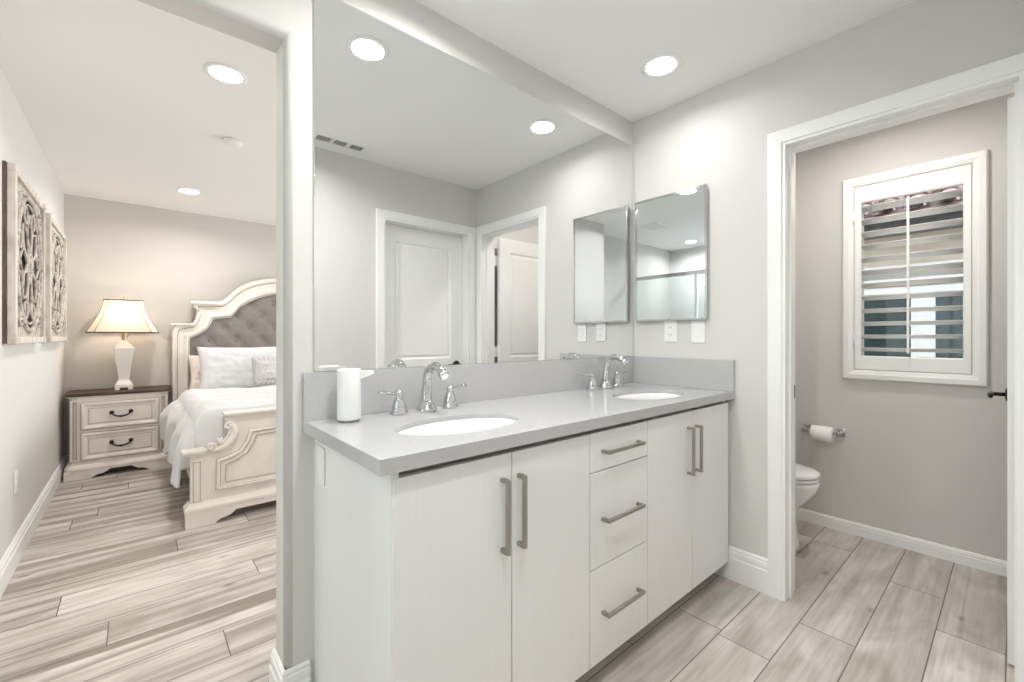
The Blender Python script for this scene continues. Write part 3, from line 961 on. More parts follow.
# ------------------------------------------------------------------ toilet, paper holder and roll
def egg(cx, yb, yf, hw, z, n=40, p=2.3):
    """outline with a blunt back (yb) and an elongated front (yf)"""
    ym = yb+(yf-yb)*0.42
    r = []
    for i in range(n):
        a = 2*PI*i/n
        c, s_ = math.cos(a), math.sin(a)
        x = hw*math.copysign(abs(c)**(2/p), c)
        ry = (yb-ym) if s_ > 0 else (ym-yf)
        y = ym+ry*math.copysign(abs(s_)**(2/(p if s_ > 0 else 2.0)), s_)
        r.append((cx+x, y, z))
    return r
TX = 0.555
t = thing('toilet', 'white toilet in the small room, half hidden behind the door casing', 'toilet', (TX, -0.4, 0))
mb = MB()
mb.loft([egg(TX, -0.20, -0.690, 0.125, 0.0005), egg(TX, -0.20, -0.685, 0.120, 0.03), egg(TX, -0.21, -0.675, 0.105, 0.10), egg(TX, -0.22, -0.668, 0.102, 0.19),
         egg(TX, -0.20, -0.690, 0.120, 0.25), egg(TX, -0.18, -0.735, 0.155, 0.30), egg(TX, -0.17, -0.765, 0.178, 0.345), egg(TX, -0.16, -0.778, 0.185, 0.38), egg(TX, -0.16, -0.778, 0.185, 0.396), egg(TX, -0.17, -0.765, 0.172, 0.400)])
mb.box(TX-0.11, TX+0.11, -0.20, -0.02, 0.0005, 0.36, 0.02)
mb.build('bowl', CERAM, t)
MB().loft([egg(TX, -0.20, -0.770, 0.178, 0.4015), egg(TX, -0.20, -0.778, 0.186, 0.405), egg(TX, -0.20, -0.778, 0.186, 0.417), egg(TX, -0.20, -0.768, 0.176, 0.420)]).build('seat', CERAM, t)
MB().loft([egg(TX, -0.20, -0.774, 0.182, 0.4235), egg(TX, -0.20, -0.780, 0.188, 0.428), egg(TX, -0.20, -0.780, 0.188, 0.440), egg(TX, -0.20, -0.765, 0.178, 0.449), egg(TX, -0.22, -0.70, 0.13, 0.458), egg(TX, -0.26, -0.60, 0.07, 0.462)]).build('lid', CERAM, t)
MB().box(TX-0.205, TX+0.205, -0.205, -0.012, 0.361, 0.735, 0.025, 4).build('tank', CERAM, t)
MB().box(TX-0.215, TX+0.215, -0.215, -0.006, 0.736, 0.768, 0.012, 3).build('tank_lid', CERAM, t)
mb = MB().lathe([(0.014, 0), (0.014, -0.012)], (TX-0.15, -0.206, 0.68), 16, 'y')
mb.tube([(TX-0.15, -0.222, 0.68), (TX-0.08, -0.226, 0.675)], [0.006, 0.008])
mb.build('flush_lever', CHROME, t)

TZ, TXR = 0.597, WX-0.072
t = thing('toilet_paper_holder', 'chrome toilet paper holder on the wall below the shuttered window', 'toilet paper holder', (WX-0.03, -0.69, TZ))
for y in (-0.594, -0.766):
    mb = MB()
    mb.box(WX-0.012, WX-0.0005, y-0.024, y+0.024, TZ-0.024, TZ+0.024, 0.003)
    mb.lathe([(0.016, -0.012), (0.011, -0.022), (0.011, -0.052), (0.015, -0.060), (0.016, -0.084), (0.010, -0.088)], (WX, y, TZ), 20, 'x')
    mb.build('bracket', CHROME, t)
MB().tube([(TXR, -0.768, TZ), (TXR, -0.592, TZ)], 0.0085, 16).build('bar', CHROME, t)
mb = MB()
ry0, ry1 = -0.742, -0.634
prof = [(0.0195, ry0), (0.0445, ry0), (0.0455, ry0+0.001), (0.0455, ry1-0.001), (0.0445, ry1), (0.0195, ry1), (0.0195, ry0)]
mb.lathe(prof, (TXR, 0, TZ-0.0105), 36, 'y', caps=False)
tag(mb.build('toilet_paper_roll', PAPER), 'white toilet paper roll hanging on the chrome holder', 'toilet paper')

# ------------------------------------------------------------------ bedroom: wall art
def wall_art(y0, y1, label):
    z0, z1 = 1.142, 2.005
    yc, zc = (y0+y1)/2, (z0+z1)/2
    t = thing('carved_wall_panel', label, 'wall art', (RX+0.02, yc, z0), 'carved medallion panels')
    MB().box(RX+0.0005, RX+0.012, y0-0.006, y1+0.006, z0+0.004, z1+0.004).build('backing_board', BROWNB, t)
    mb = MB()
    w = 0.036
    for (a, b, c, d) in ((y0, y0+w, z0, z1), (y1-w, y1, z0, z1)):
        mb.box(RX+0.0125, RX+0.044, a, b, c, d, 0.004)
    for (c, d) in ((z0, z0+w), (z1-w, z1)):
        mb.box(RX+0.0125, RX+0.042, y0+w, y1-w, c, d, 0.004)
    for a in (y0-0.003, y1-w-0.003):
        for c in (z0-0.003, z1-w+0.0):
            mb.box(RX+0.0125, RX+0.047, a, a+w+0.006, c, c+w+0.003, 0.006)
    mb.build('frame', WASHF, t)
    # ornamented ground with a round opening, dark behind
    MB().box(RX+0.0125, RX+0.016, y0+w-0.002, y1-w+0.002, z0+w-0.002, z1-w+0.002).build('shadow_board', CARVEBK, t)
    mb = MB()
    hw, hh, R = (y1-y0)/2-w+0.001, (z1-z0)/2-w+0.001, 0.362
    n = 64
    inn, out = [], []
    for i in range(n):
        a = 2*PI*i/n+PI/4
        c, s_ = math.cos(a), math.sin(a)
        k = min(hw/abs(c) if abs(c) > 1e-6 else 1e9, hh/abs(s_) if abs(s_) > 1e-6 else 1e9)
        inn.append((yc+R*c, zc+R*s_))
        out.append((yc+k*c, zc+k*s_))
    ring_frame(mb, out, inn, [(0, 0.016), (0, 0.027), (1, 0.027), (1, 0.016)], 'x', RX, 1)
    for sy in (-1, 1):
        for sz in (-1, 1):
            cy_, cz = yc+sy*hw*0.80, zc+sz*hh*0.80
            for k in range(5):
                a = math.atan2(sz, sy)+(k-2)*0.55+PI
                mb.tube([(RX+0.028, cy_, cz), (RX+0.034, cy_+0.05*math.cos(a), cz+0.05*math.sin(a)), (RX+0.028, cy_+0.09*math.cos(a), cz+0.09*math.sin(a))], [0.006, 0.013, 0.003], 8, flat=0.6)
    mb.build('ground_plate', DISTRESS, t)
    mb = MB()
    def circ(cy_, cz, r, rad, x=RX+0.030, n=40):
        mb.tube([(x, cy_+r*math.cos(2*PI*i/n), cz+r*math.sin(2*PI*i/n)) for i in range(n)], rad, 8, closed=True)
    circ(yc, zc, 0.362, 0.013)
    circ(yc, zc, 0.325, 0.006)
    circ(yc, zc, 0.060, 0.010)
    mb.lathe([(0.045, 0.024), (0.040, 0.036), (0.015, 0.044)], (RX, yc, zc), 20, 'x')
    for k in range(8):
        a = 2*PI*k/8
        ca, sa = math.cos(a), math.sin(a)
        # pointed petal outline
        L_, Wd = 0.268, 0.062
        for sg in (-1, 1):
            pts = []
            for i in range(11):
                q = i/10
                u, v = 0.06+L_*q*0.80, sg*Wd*math.sin(PI*q)
                pts.append((RX+0.030, yc+u*ca-v*sa, zc+u*sa+v*ca))
            mb.tube(pts, 0.0068, 8)
        b_ = a+PI/8
        circ(yc+0.275*math.cos(b_), zc+0.275*math.sin(b_), 0.044, 0.0068, n=20)
        mb.tube([(RX+0.030, yc+0.06*math.cos(b_), zc+0.06*math.sin(b_)), (RX+0.030, yc+0.232*math.cos(b_), zc+0.232*math.sin(b_))], [0.006, 0.008], 8)
    mb.build('medallion', DISTRESS, t)
    return t
wall_art(1.665, 2.545, 'whitewashed carved medallion panel on the bedroom wall nearer the opening')
wall_art(2.775, 3.655, 'whitewashed carved medallion panel on the bedroom wall nearer the nightstand')

# ------------------------------------------------------------------ nightstand
NSX0, NSX1, NSF, NSB = -2.615, -1.972, 3.60, 3.955
t = thing('nightstand', 'antique white two-drawer nightstand with dark wooden top beside the bed', 'nightstand', ((NSX0+NSX1)/2, 3.77, 0))
def chamf(x0, x1, yf, yb, c, grow=0.0):
    x0, x1, yf = x0-grow, x1+grow, yf-grow
    return [(x0, yb), (x0, yf+c), (x0+c*0.35, yf+c*0.30), (x0+c, yf), (x1-c, yf), (x1-c*0.35, yf+c*0.30), (x1, yf+c), (x1, yb)]
mb = MB()
mb.prism(chamf(NSX0, NSX1, NSF, NSB, 0.055), 'z', 0.125, 0.672)
mb.m = 1
for z in (0.388, ):
    mb.box(NSX0+0.068, NSX1-0.068, NSF-0.0012, NSF+0.001, z-0.002, z+0.002)
mb.m = 0
mb.box(NSX0+0.066, NSX1-0.066, NSF-0.006, NSF+0.002, 0.380, 0.397, 0.002)
# pilasters with a sunk panel outline
for x in (NSX0+0.012, NSX1-0.062):
    mb.m = 0
    ring_frame(mb, rect(x, x+0.05, 0.150, 0.650), rect(x, x+0.05, 0.150, 0.650, 0.014), [(0, -0.004), (0, 0.004), (0.8, 0.006), (1, 0.0)], 'y', NSF, -1)
    mb.m = 1
    ring_frame(mb, rect(x, x+0.05, 0.150, 0.650, 0.013), rect(x, x+0.05, 0.150, 0.650, 0.0165), [(0, 0.0068), (1, 0.0068)], 'y', NSF, -1)
mb.build('body', [ANTIQUE, GLAZE], t)
mb = MB()
rings = []
for z, gr in ((0.128, 0.006), (0.118, 0.008), (0.108, 0.018), (0.092, 0.028), (0.080, 0.030), (0.072, 0.028)):
    rings.append([(x, y, z) for x, y in chamf(NSX0, NSX1, NSF, NSB, 0.055, gr)])
mb.loft(rings, True, True, False)
ft = [(NSX0-0.026, 0.0005), (NSX0-0.026, 0.073), (NSX1+0.026, 0.073), (NSX1+0.026, 0.0005), (NSX1-0.135, 0.0005), (NSX1-0.150, 0.010), (NSX1-0.165, 0.022), (NSX1-0.21, 0.030), (NSX1-0.235, 0.045), (NSX1-0.25, 0.058),
      (NSX0+0.25, 0.058), (NSX0+0.235, 0.045), (NSX0+0.21, 0.030), (NSX0+0.165, 0.022), (NSX0+0.150, 0.010), (NSX0+0.135, 0.0005)]
mb.prism(ft, 'y', NSF-0.026, NSF+0.02)
for x0 in (NSX0-0.026, NSX1+0.006):
    mb.box(x0, x0+0.02, NSF+0.02, NSB, 0.0005, 0.073)
mb.build('base', ANTIQUE, t)
mb = MB()
rings = []
for z, gr in ((0.672, 0.010), (0.676, 0.016), (0.681, 0.018)):
    rings.append([(x, y, z) for x, y in chamf(NSX0, NSX1, NSF, NSB, 0.05, gr)])
mb.loft(rings, True, True, False)
mb.build('cornice', ANTIQUE, t)
mb = MB()
rings = []
for z, gr in ((0.6815, 0.018), (0.685, 0.025), (0.694, 0.029), (0.702, 0.027), (0.707, 0.022)):
    rings.append([(x, y, z) for x, y in chamf(NSX0, NSX1, NSF, NSB, 0.05, gr)])
mb.loft(rings, True, True, False)
o = mb.build('top', WALNUT, t)
o['label'] = 'dark brown stained top'
for z0, z1 in ((0.405, 0.626), (0.152, 0.374)):
    mb = MB()
    x0, x1 = NSX0+0.074, NSX1-0.070
    a, b = rect(x0, x1, z0, z1), rect(x0, x1, z0, z1, 0.045)
    ring_frame(mb, a, b, [(0, 0.0), (0, 0.012), (0.08, 0.018), (0.30, 0.019), (0.75, 0.010), (0.85, 0.009), (1, 0.011)], 'y', NSF, -1)
    f = mb.bm.faces.new([mb.bm.verts.new((x, NSF-0.011, z)) for x, z in b])
    mb.m = 1
    ring_frame(mb, rect(x0, x1, z0, z1, 0.0455), rect(x0, x1, z0, z1, 0.0495), [(0, 0.0116), (1, 0.0116)], 'y', NSF, -1)
    ring_frame(mb, rect(x0, x1, z0, z1, -0.003), rect(x0, x1, z0, z1, 0.001), [(0, 0.0008), (0, 0.011), (1, 0.011)], 'y', NSF, -1)
    bmesh.ops.recalc_face_normals(mb.bm, faces=mb.bm.faces)
    d = mb.build('drawer', [ANTIQUE, GLAZE], t)
    zc, xc = (z0+z1)/2+0.016, (x0+x1)/2
    mb = MB()
    yy = NSF-0.011
    for sg in (-1, 1):
        mb.lathe([(0.016, -0.001), (0.015, -0.008), (0.008, -0.012), (0.008, -0.024), (0.013, -0.030), (0.012, -0.036), (0.004, -0.040)], (xc+sg*0.062, yy, zc), 18, 'y')
    pts = []
    for i in range(15):
        q = -1+2*i/14
        pts.append((xc+0.062*q, yy-0.024-0.006*(1-q*q), zc-0.034*(1-q*q)**0.6))
    mb.tube(pts, [0.005+0.003*(1-abs(-1+2*i/14)) for i in range(15)], 10)
    mb.sphere((xc, yy-0.030, zc-0.034), 0.010, 8)
    mb.build('drawer_pull', BLACKM, d)

# ------------------------------------------------------------------ table lamp on the nightstand
LX, LY, LZ = -2.278, 3.785, 0.7072
t = thing('table_lamp', 'lit table lamp with cream bell shade and square white base on nightstand', 'lamp', (LX, LY, LZ))
def sq(h, z, hy=None, cut=0.12):
    hy = hy or h
    c = cut*h
    return [(LX-h+c, LY-hy, z), (LX+h-c, LY-hy, z), (LX+h, LY-hy+c, z), (LX+h, LY+hy-c, z), (LX+h-c, LY+hy, z), (LX-h+c, LY+hy, z), (LX-h, LY+hy-c, z), (LX-h, LY-hy+c, z)]
mb = MB()
prof = [(0.060, 0.018), (0.061, 0.022), (0.061, 0.046), (0.056, 0.050), (0.052, 0.062), (0.044, 0.072), (0.038, 0.084), (0.037, 0.100), (0.039, 0.130), (0.046, 0.190), (0.056, 0.260), (0.064, 0.320), (0.068, 0.355), (0.071, 0.360), (0.071, 0.370), (0.064, 0.374), (0.046, 0.400), (0.026, 0.424), (0.018, 0.432), (0.016, 0.440)]
mb.loft([sq(h, LZ+z, cut=0.06) for h, z in prof], True, True, False)
for sx in (-1, 1):
    for sy in (-1, 1):
        mb.box(LX+sx*0.044-0.016, LX+sx*0.044+0.016, LY+sy*0.044-0.016, LY+sy*0.044+0.016, LZ, LZ+0.0185)
mb.build('base', CERLAMP, t)
mb = MB().lathe([(0.014, 0.439), (0.018, 0.446), (0.012, 0.452), (0.015, 0.470), (0.017, 0.500), (0.017, 0.540), (0.010, 0.545)], (LX, LY, LZ), 20)
for sg in (-1, 1):
    mb.tube([(LX+sg*0.012, LY, LZ+0.455), (LX+sg*0.055, LY, LZ+0.53), (LX+sg*0.06, LY, LZ+0.64), (LX+sg*0.04, LY, LZ+0.76), (LX, LY, LZ+0.800)], 0.002, 8)
mb.tube([(LX, LY, LZ+0.798), (LX, LY, LZ+0.815)], 0.003)
mb.sphere((LX, LY, LZ+0.822), 0.008, 8)
mb.build('harp', BRASS, t)
MB().sphere((LX, LY, LZ+0.605), 0.030, 12, 1.3).build('bulb', BULB, t)
pl_d = bpy.data.lights.new('bulb_light', 'POINT')
pl_d.energy = 2.4
pl_d.color = (1.0, 0.79, 0.57)
pl_d.shadow_soft_size = 0.035
plo = bpy.data.objects.new('bulb_light', pl_d)
COL.objects.link(plo)
plo.parent = t
plo.location = (0, 0, 0.655)
SZ0, SZ1 = 1.216, 1.502
def shring(q, off=0.0):
    k = (1-q)
    hx = 0.131+(0.240-0.131)*(k**1.5)+off
    hy = 0.092+(0.168-0.092)*(k**1.5)+off
    z = SZ0+(SZ1-SZ0)*q
    cx_, cy_ = hx*0.22, hy*0.28
    base = [(-hx+cx_, -hy), (hx-cx_, -hy), (hx, -hy+cy_), (hx, hy-cy_), (hx-cx_, hy), (-hx+cx_, hy), (-hx, hy-cy_), (-hx, -hy+cy_)]
    return [(LX+x, LY+y, z) for x, y in base]
mb = MB()
mb.loft([shring(i/12) for i in range(13)], True, False, False)
sh_o = mb.build('lamp_shade', SHADE, t)
mb = MB()
for q, r in ((0.0, 0.0045), (1.0, 0.0045)):
    mb.tube(shring(q, 0.001), r, 8, closed=True)
for j in range(8):
    mb.tube([shring(i/12, 0.001)[j] for i in range(13)], 0.0018, 6)
mb.build('shade_braid', BROWNT, sh_o)

# ------------------------------------------------------------------ bed
BC = -0.97
def mirr(pts):
    return pts + [(2*BC-x, z) for x, z in reversed(pts) if abs(x-BC) > 1e-4]
bed = thing('bed', 'antique white carved bed with arched grey tufted headboard', 'bed', (BC, 2.87, 0))
HY = 3.885
OI = [((-1.934, 0.0005), (-1.795, 0.0005)), ((-1.934, 0.60), (-1.795, 0.60)), ((-1.934, 1.225), (-1.795, 1.10)), ((-1.926, 1.268), (-1.795, 1.135)), ((-1.905, 1.293), (-1.792, 1.152)), ((-1.84, 1.302), (-1.782, 1.163)), ((-1.775, 1.309), (-1.742, 1.185)),
      ((-1.756, 1.335), (-1.712, 1.203)), ((-1.742, 1.39), (-1.672, 1.232)), ((-1.734, 1.462), (-1.642, 1.268)), ((-1.776, 1.470), (-1.622, 1.305)), ((-1.780, 1.528), (-1.603, 1.350)), ((-1.66, 1.533), (-1.53, 1.361)), ((-1.545, 1.537), (-1.452, 1.376)),
      ((-1.481, 1.585), (-1.412, 1.428)), ((-1.411, 1.668), (-1.376, 1.483)), ((-1.345, 1.722), (-1.308, 1.532)), ((-1.267, 1.763), (-1.23, 1.574)), ((-1.16, 1.795), (-1.14, 1.612)), ((-1.04, 1.816), (-1.04, 1.642)), ((BC, 1.82), (BC, 1.648))]
outer = mirr([o for o, _ in OI])
inner = mirr([i for _, i in OI])
mb = MB()
prof = [(0, -0.05), (0, 0.050), (0.05, 0.062), (0.20, 0.062), (0.27, 0.048), (0.33, 0.046), (0.62, 0.044), (0.70, 0.048), (0.80, 0.052), (0.90, 0.046), (0.97, 0.034), (1.0, 0.0), (1.0, -0.02)]
ring_frame(mb, outer, inner, prof, 'y', HY, -1, closed=False)
mb.m = 1
ring_frame(mb, outer, inner, [(0.90, 0.0465), (0.935, 0.0415)], 'y', HY, -1, closed=False)
ring_frame(mb, outer, inner, [(0.275, 0.0485), (0.315, 0.0475)], 'y', HY, -1, closed=False)
mb.m = 0
mb.prism([(x, z) for x, z in outer], 'y', HY+0.03, HY+0.05)
# crown ledges over the shoulders
for sg in (0, 1):
    f = (lambda x: x) if sg == 0 else (lambda x: 2*BC-x)
    a, b = sorted((f(-1.792), f(-1.56)))
    mb.box(a, b, HY-0.085, HY+0.02, 1.500, 1.530, 0.006)
    a, b = sorted((f(-1.946), f(-1.765)))
    mb.box(a, b, HY-0.080, HY+0.02, 1.288, 1.306, 0.006)
head = mb.build('headboard', [ANTIQUE, GLAZE], bed)
# tufted panel
def ztop(x):
    x = x if x <= BC else 2*BC-x
    pts = [i for _, i in OI][2:]
    for (x0, z0), (x1, z1) in zip(pts, pts[1:]):
        if x0 <= x <= x1 and x1 > x0:
            return z0+(z1-z0)*(x-x0)/(x1-x0)
    return pts[0][1]
TZ0 = 1.660
TC = -0.925
PXB, PZB = 0.236, 0.130
mb = MB()
NXg, NZg = 150, 90
P = []
xa, xb = -1.80, 2*BC+1.80
for j in range(NZg+1):
    row = []
    for i in range(NXg+1):
        x = xa+(xb-xa)*i/NXg
        zt = ztop(x)+0.012
        z = 0.55+(zt-0.55)*j/NZg
        # diamond tufting: height from the distance to the two families of fold lines
        u = (x-TC)/PXB
        v = (z-TZ0)/PZB
        p, q = (u+v/2), (u-v/2)
        d1 = abs(p-round(p)); d2 = abs(q-round(q))
        fold = min(d1, d2)
        bt = math.hypot(d1, d2)
        h = 0.007*min(1, (fold/0.34))**0.7*min(1, (bt/0.5))+0.026*min(1, bt/0.36)**0.8
        row.append((x, HY+0.010-h, z))
    P.append(row)
mb.grid(P)
tp = mb.build('tufted_panel', TUFT, bed)
tp['label'] = 'grey button-tufted linen panel'
for r in range(0, 10):
    for k in range(-6, 7):
        x = TC+PXB*(k+(0.5 if r % 2 else 0)); z = TZ0-PZB*r
        if z < 0.75 or x < -1.76 or x > 2*BC+1.76 or z > ztop(x)-0.02:
            continue
        MB().lathe([(0.013, 0.0), (0.0125, -0.006), (0.008, -0.010), (0.002, -0.011)], (x, HY+0.006, z), 12, 'y').build('button', TUFT, tp)

# footboard
FY = 1.86
fo = [(-1.958, 0.105), (-1.948, 0.122), (-1.942, 0.130), (-1.942, 0.450), (-1.930, 0.458), (-1.86, 0.468), (-1.825, 0.468), (-1.79, 0.470), (-1.752, 0.486), (-1.724, 0.520), (-1.712, 0.560), (-1.722, 0.600), (-1.752, 0.618), (-1.760, 0.650), (-1.760, 0.660), (BC, 0.660)]
mb = MB()
mb.prism(mirr(fo), 'y', FY, FY+0.065, 0.003, 1)
PO = [(-1.811, 0.205), (-1.809, 0.395), (-1.745, 0.412), (-1.685, 0.436), (-1.648, 0.490), (-1.625, 0.562), (-1.46, 0.570), (BC, 0.570)]
PI_ = [(-1.760, 0.247), (-1.757, 0.357), (-1.715, 0.370), (-1.640, 0.410), (-1.603, 0.475), (-1.585, 0.522), (-1.45, 0.527), (BC, 0.527)]
po = mirr(PO); pi_ = mirr(PI_)
def foot_ring(pr, m=0):
    mb.m = m
    ring_frame(mb, po, pi_, pr, 'y', FY, -1)
foot_ring([(0, 0.0), (0, 0.010), (0.15, 0.018), (0.35, 0.016), (0.55, 0.006), (0.9, 0.008), (1.0, 0.002)])
foot_ring([(-0.06, 0.0012), (0.0, 0.0012)], 1)
foot_ring([(0.93, 0.0085), (1.02, 0.0085)], 1)
foot_ring([(0.40, 0.0155), (0.46, 0.0125)], 1)
mb.m = 0
mb.build('footboard', [ANTIQUE, GLAZE], bed)
def flip(x, k):
    return x if k == 0 else 2*BC-x
for k in (0, 1):
    f = lambda x: flip(x, k)
    mb = MB()
    a, b = sorted((f(-1.940), f(-1.882)))
    ring_frame(mb, rect(a, b, 0.140, 0.410), rect(a, b, 0.140, 0.410, 0.010), [(0, 0.0), (0, 0.004), (0.7, 0.006), (1, 0.001)], 'y', FY, -1)
    mb.m = 1
    ring_frame(mb, rect(a, b, 0.140, 0.410, 0.010), rect(a, b, 0.140, 0.410, 0.013), [(0, 0.0016), (1, 0.0016)], 'y', FY, -1)
    mb.m = 0
    a, b = sorted((f(-1.984), f(-1.860)))
    mb.box(a, b, FY-0.022, FY+0.085, 0.452, 0.474, 0.005)
    a, b = sorted((f(-1.974), f(-1.868)))
    mb.box(a, b, FY-0.014, FY+0.080, 0.440, 0.4525, 0.004)
    mb.build('post_capital', [ANTIQUE, GLAZE], bed)
    # carved S-scroll climbing from the post to the raised centre
    mb = MB()
    s1 = [(f(-1.838+0.028*(1-i/26)*math.cos(-1.2+i*0.42)), FY-0.012, 0.482+0.026*(1-i/26)*math.sin(-1.2+i*0.42)) for i in range(24)]
    mb.tube(s1, [0.009]*23+[0.006], 10)
    crv = [(-1.835, 0.458), (-1.800, 0.462), (-1.765, 0.478), (-1.738, 0.502), (-1.718, 0.535), (-1.710, 0.570), (-1.716, 0.598), (-1.735, 0.616)]
    mb.tube([(f(x), FY-0.010, z) for x, z in crv], [0.010, 0.016, 0.019, 0.020, 0.019, 0.017, 0.014, 0.011], 12)
    mb.tube([(f(x-0.022), FY-0.006, z+0.014) for x, z in crv[1:-1]], [0.006, 0.009, 0.010, 0.010, 0.009, 0.006], 10)
    s2 = [(f(-1.742+0.024*(1-i/22)*math.cos(0.6+i*0.42)), FY-0.012, 0.604+0.024*(1-i/22)*math.sin(0.6+i*0.42)) for i in range(20)]
    mb.tube(s2, [0.009]*19+[0.005], 10)
    for q in range(4):
        a_ = 0.35+q*0.42
        mb.tube([(f(-1.800), FY-0.010, 0.490), (f(-1.800+0.03*math.cos(a_)), FY-0.016, 0.490+0.03*math.sin(a_)), (f(-1.800+0.052*math.cos(a_)), FY-0.010, 0.490+0.052*math.sin(a_))], [0.005, 0.010, 0.003], 8)
    mb.build('carved_scroll', ANTIQUE, bed)
mb = MB()
rings = []
for z, d, e in ((0.660, 0.006, 0.004), (0.667, 0.012, 0.010), (0.672, 0.024, 0.018), (0.684, 0.026, 0.020), (0.688, 0.022, 0.016)):
    rings.append([(-1.752-e, FY-d, z), (2*BC+1.752+e, FY-d, z), (2*BC+1.752+e, FY+0.065+d, z), (-1.752-e, FY+0.065+d, z)])
mb.loft(rings, True, True, False)
mb.build('top_cornice', ANTIQUE, bed)
mb = MB()
rings = []
for z, d in ((0.148, 0.004), (0.140, 0.008), (0.128, 0.016), (0.118, 0.024), (0.106, 0.026), (0.092, 0.024)):
    rings.append([(-1.948-d, FY-d, z), (2*BC+1.948+d, FY-d, z), (2*BC+1.948+d, FY+0.065+d, z), (-1.948-d, FY+0.065+d, z)])
mb.loft(rings, True, True, False)
bl = [(-1.968, 0.0005), (-1.968, 0.095), (BC, 0.095)]
lo = [(BC, 0.062), (-1.706, 0.062), (-1.718, 0.050), (-1.736, 0.036), (-1.765, 0.029), (-1.792, 0.024), (-1.808, 0.012), (-1.820, 0.0005)]
full = bl[:-1]+[(2*BC-x, z) for x, z in reversed(bl[:-1])]
full = [(-1.968, 0.0005), (-1.968, 0.095), (2*BC+1.968, 0.095), (2*BC+1.968, 0.0005)] + [(2*BC-x, z) for x, z in reversed(lo)] + lo[1:]
mb.prism(full, 'y', FY-0.022, FY+0.05)
mb.build('plinth', ANTIQUE, bed)
for k in (0, 1):
    a, b = sorted((flip(-1.925, k), flip(-1.895, k)))
    MB().box(a, b, FY+0.066, HY-0.045, 0.22, 0.42, 0.004).build('side_rail', ANTIQUE, bed)
    a, b = sorted((flip(-1.965, k), flip(-1.925, k)))
    MB().box(a, b, 3.02, 3.07, 0.0005, 0.23, 0.006).build('support_leg', BLACK, bed)

mb = MB().box(-1.888, 2*BC+1.888, FY+0.16, HY-0.075, 0.30, 0.600, 0.05, 4)
tag(mb.build('mattress', LINEN), 'mattress under the white duvet on the carved bed', 'mattress')

# duvet draped over the mattress
def duvet():
    y0, y1 = FY+0.070, 3.40
    nt_, ns_ = 80, 150
    hw = -1.915-BC            # half width (negative side)
    A = abs(hw)
    P = []
    for j in range(nt_+1):
        q = j/nt_
        FR = 12
        e = min(1, j/FR)
        y = y0+0.09*e if j < FR else y0+0.09+(y1-y0-0.09)*(j-FR)/(nt_-FR)
        q = (y-y0)/(y1-y0)
        cap = 0.34+0.37*math.sqrt(max(0, 1-(1-e)**2))
        row = []
        drop = 0.395+0.03*math.sin(3.1*q*PI+0.5)+0.03*noise.noise(Vector((q*5, 3, 1)))
        total = 2*A+2*drop
        for i in range(ns_+1):
            s_ = -total/2+total*i/ns_
            sg = -1 if s_ < 0 else 1
            a = abs(s_)
            fl = 0.0
            R = 0.10
            zt = 0.702+0.018*math.sin(q*PI)
            if a < A-R:
                x, z = a, zt
            elif a < A-R+R*PI/2:
                th = (a-(A-R))/R
                x, z = A-R+R*math.sin(th), zt-R+R*math.cos(th)
            else:
                h = a-(A-R+R*PI/2)
                x, z = A+0.075*math.sin(min(1, h/0.14)*PI/2)+0.03*max(0, h-0.14)/0.3, zt-R-h
                fl = min(1.0, h/0.15)
            n1 = noise.noise(Vector((x*sg*2.2, y*2.6, 0.7)))
            n2 = noise.noise(Vector((x*sg*7.0+z*3, y*8.0, 2.7)))*1.5
            cr = abs(noise.noise(Vector((x*sg*3.0+y*1.2, y*2.2, z*3+5))))
            amp = 0.016*n1+0.007*n2-0.022*max(0, 0.22-cr)
            if fl > 0:
                fold = math.sin(y*13.0+2.0*noise.noise(Vector((y*3, z*2, 9)))+z*3)
                x += fl*(0.026*fold+0.020*n1)
                z += 0.02*n2*fl
            else:
                z += amp
                x += 0.6*amp if a > A-R else 0
            # tuck at the foot: soft rounded end
            if j < FR:
                if z > cap:
                    z = cap
                x -= 0.03*(1-e) if fl > 0 else 0.0
            eb = min(1, (1-q)/0.03)
            if fl == 0:
                z -= 0.03*(1-math.sqrt(max(0, 1-(1-eb)**2)))
            # the corner near the pillows is thrown sideways over the nightstand edge
            if sg < 0 and fl > 0 and q > 0.62:
                kx = math.sin(min(1, (q-0.62)/0.30)*PI/2)
                x += 0.05*kx*max(0, 1-h/0.3)
            row.append((BC+sg*x, y, max(z, 0.05)))
        P.append(row)
    mb = MB().grid(P)
    o = mb.build('duvet', LINEN)
    sm = o.modifiers.new('thick', 'SOLIDIFY')
    sm.thickness = 0.02
    sm.offset = -1
    ss = o.modifiers.new('soft', 'SUBSURF')
    ss.levels = ss.render_levels = 1
    tag(o, 'rumpled white duvet hanging over the side of the carved bed', 'duvet')
duvet()

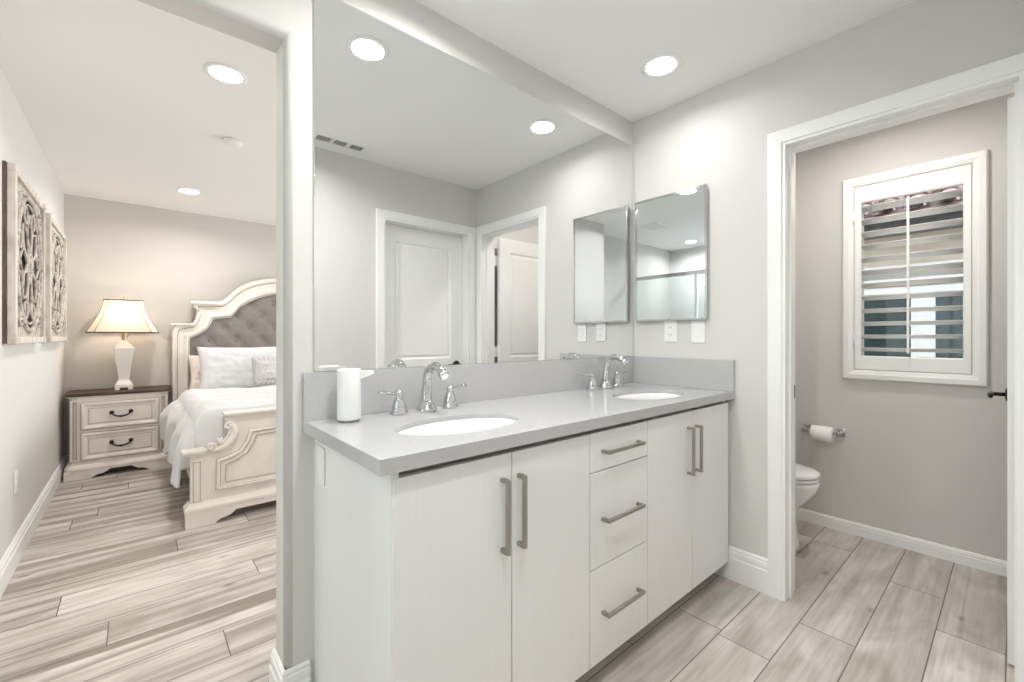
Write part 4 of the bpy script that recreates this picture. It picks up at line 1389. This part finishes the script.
def pillow(name, w, h, t_, loc, tilt, label, m, ruffle=False, yaw=0.0, seed=0.0):
    """local: width x, height z, thickness y; pinched corners and soft creases"""
    n = 40
    def side(sg):
        P = []
        for j in range(n+1):
            row = []
            v = -1+2*j/n
            for i in range(n+1):
                u = -1+2*i/n
                pin = 1-0.09*(1-abs(v)**2.5)*0-0.07*(1-v*v)*abs(u)**6
                pin2 = 1-0.09*(1-u*u)*abs(v)**6
                th = (max(0, 1-u**4)*max(0, 1-v**4))**0.55
                c = 0.010*noise.noise(Vector((u*3+seed, v*5, sg*2+seed)))+0.008*noise.noise(Vector((u*9+seed, v*4+u*5, sg+3)))
                row.append((u*w/2*pin, sg*(t_/2*th+c*th), v*h/2*pin2))
            P.append(row)
        return P
    mb = MB()
    mb.grid(side(-1)); mb.grid(side(1))
    bmesh.ops.remove_doubles(mb.bm, verts=mb.bm.verts, dist=1e-5)
    bmesh.ops.recalc_face_normals(mb.bm, faces=mb.bm.faces)
    if ruffle:
        per = []
        k = 60
        for q in range(4):
            for i in range(k):
                s_ = -1+2*i/k
                per.append(((s_, -1), (1, s_), (-s_, 1), (-1, -s_))[q])
        r0 = [(u*w/2*0.97, 0.0, v*h/2*0.97) for u, v in per]
        r1 = [(u*(w/2+0.035), 0.010*math.sin(i*1.3), v*(h/2+0.035)) for i, (u, v) in enumerate(per)]
        r1b = [(x, y+0.004, z) for x, y, z in r1]
        r0b = [(x, y+0.004, z) for x, y, z in r0]
        mb.loft([r0, r1, r1b, r0b], True, False, True)
    M = Matrix.Translation(loc) @ Matrix.Rotation(yaw, 4, 'Z') @ Matrix.Rotation(tilt, 4, 'X')
    o = mb.build(name, m, None, M)
    return tag(o, label, 'pillow')
pillow('pillow', 0.70, 0.38, 0.09, (-1.475, 3.705, 0.822), math.radians(-22), 'blush-toned pillow tucked behind the large white pillow against the headboard', PILLP, seed=3.3)
pillow('pillow', 0.77, 0.48, 0.18, (-1.382, 3.515, 0.858), math.radians(-20), 'large plump white pillow leaning on the grey tufted headboard', LINEN, seed=1.1)
pillow('throw_pillow', 0.44, 0.20, 0.12, (-1.105, 3.28, 0.852), math.radians(-20), 'small pale grey ruffled throw pillow in front of the large white pillow', PILLG, ruffle=True, seed=5.2)
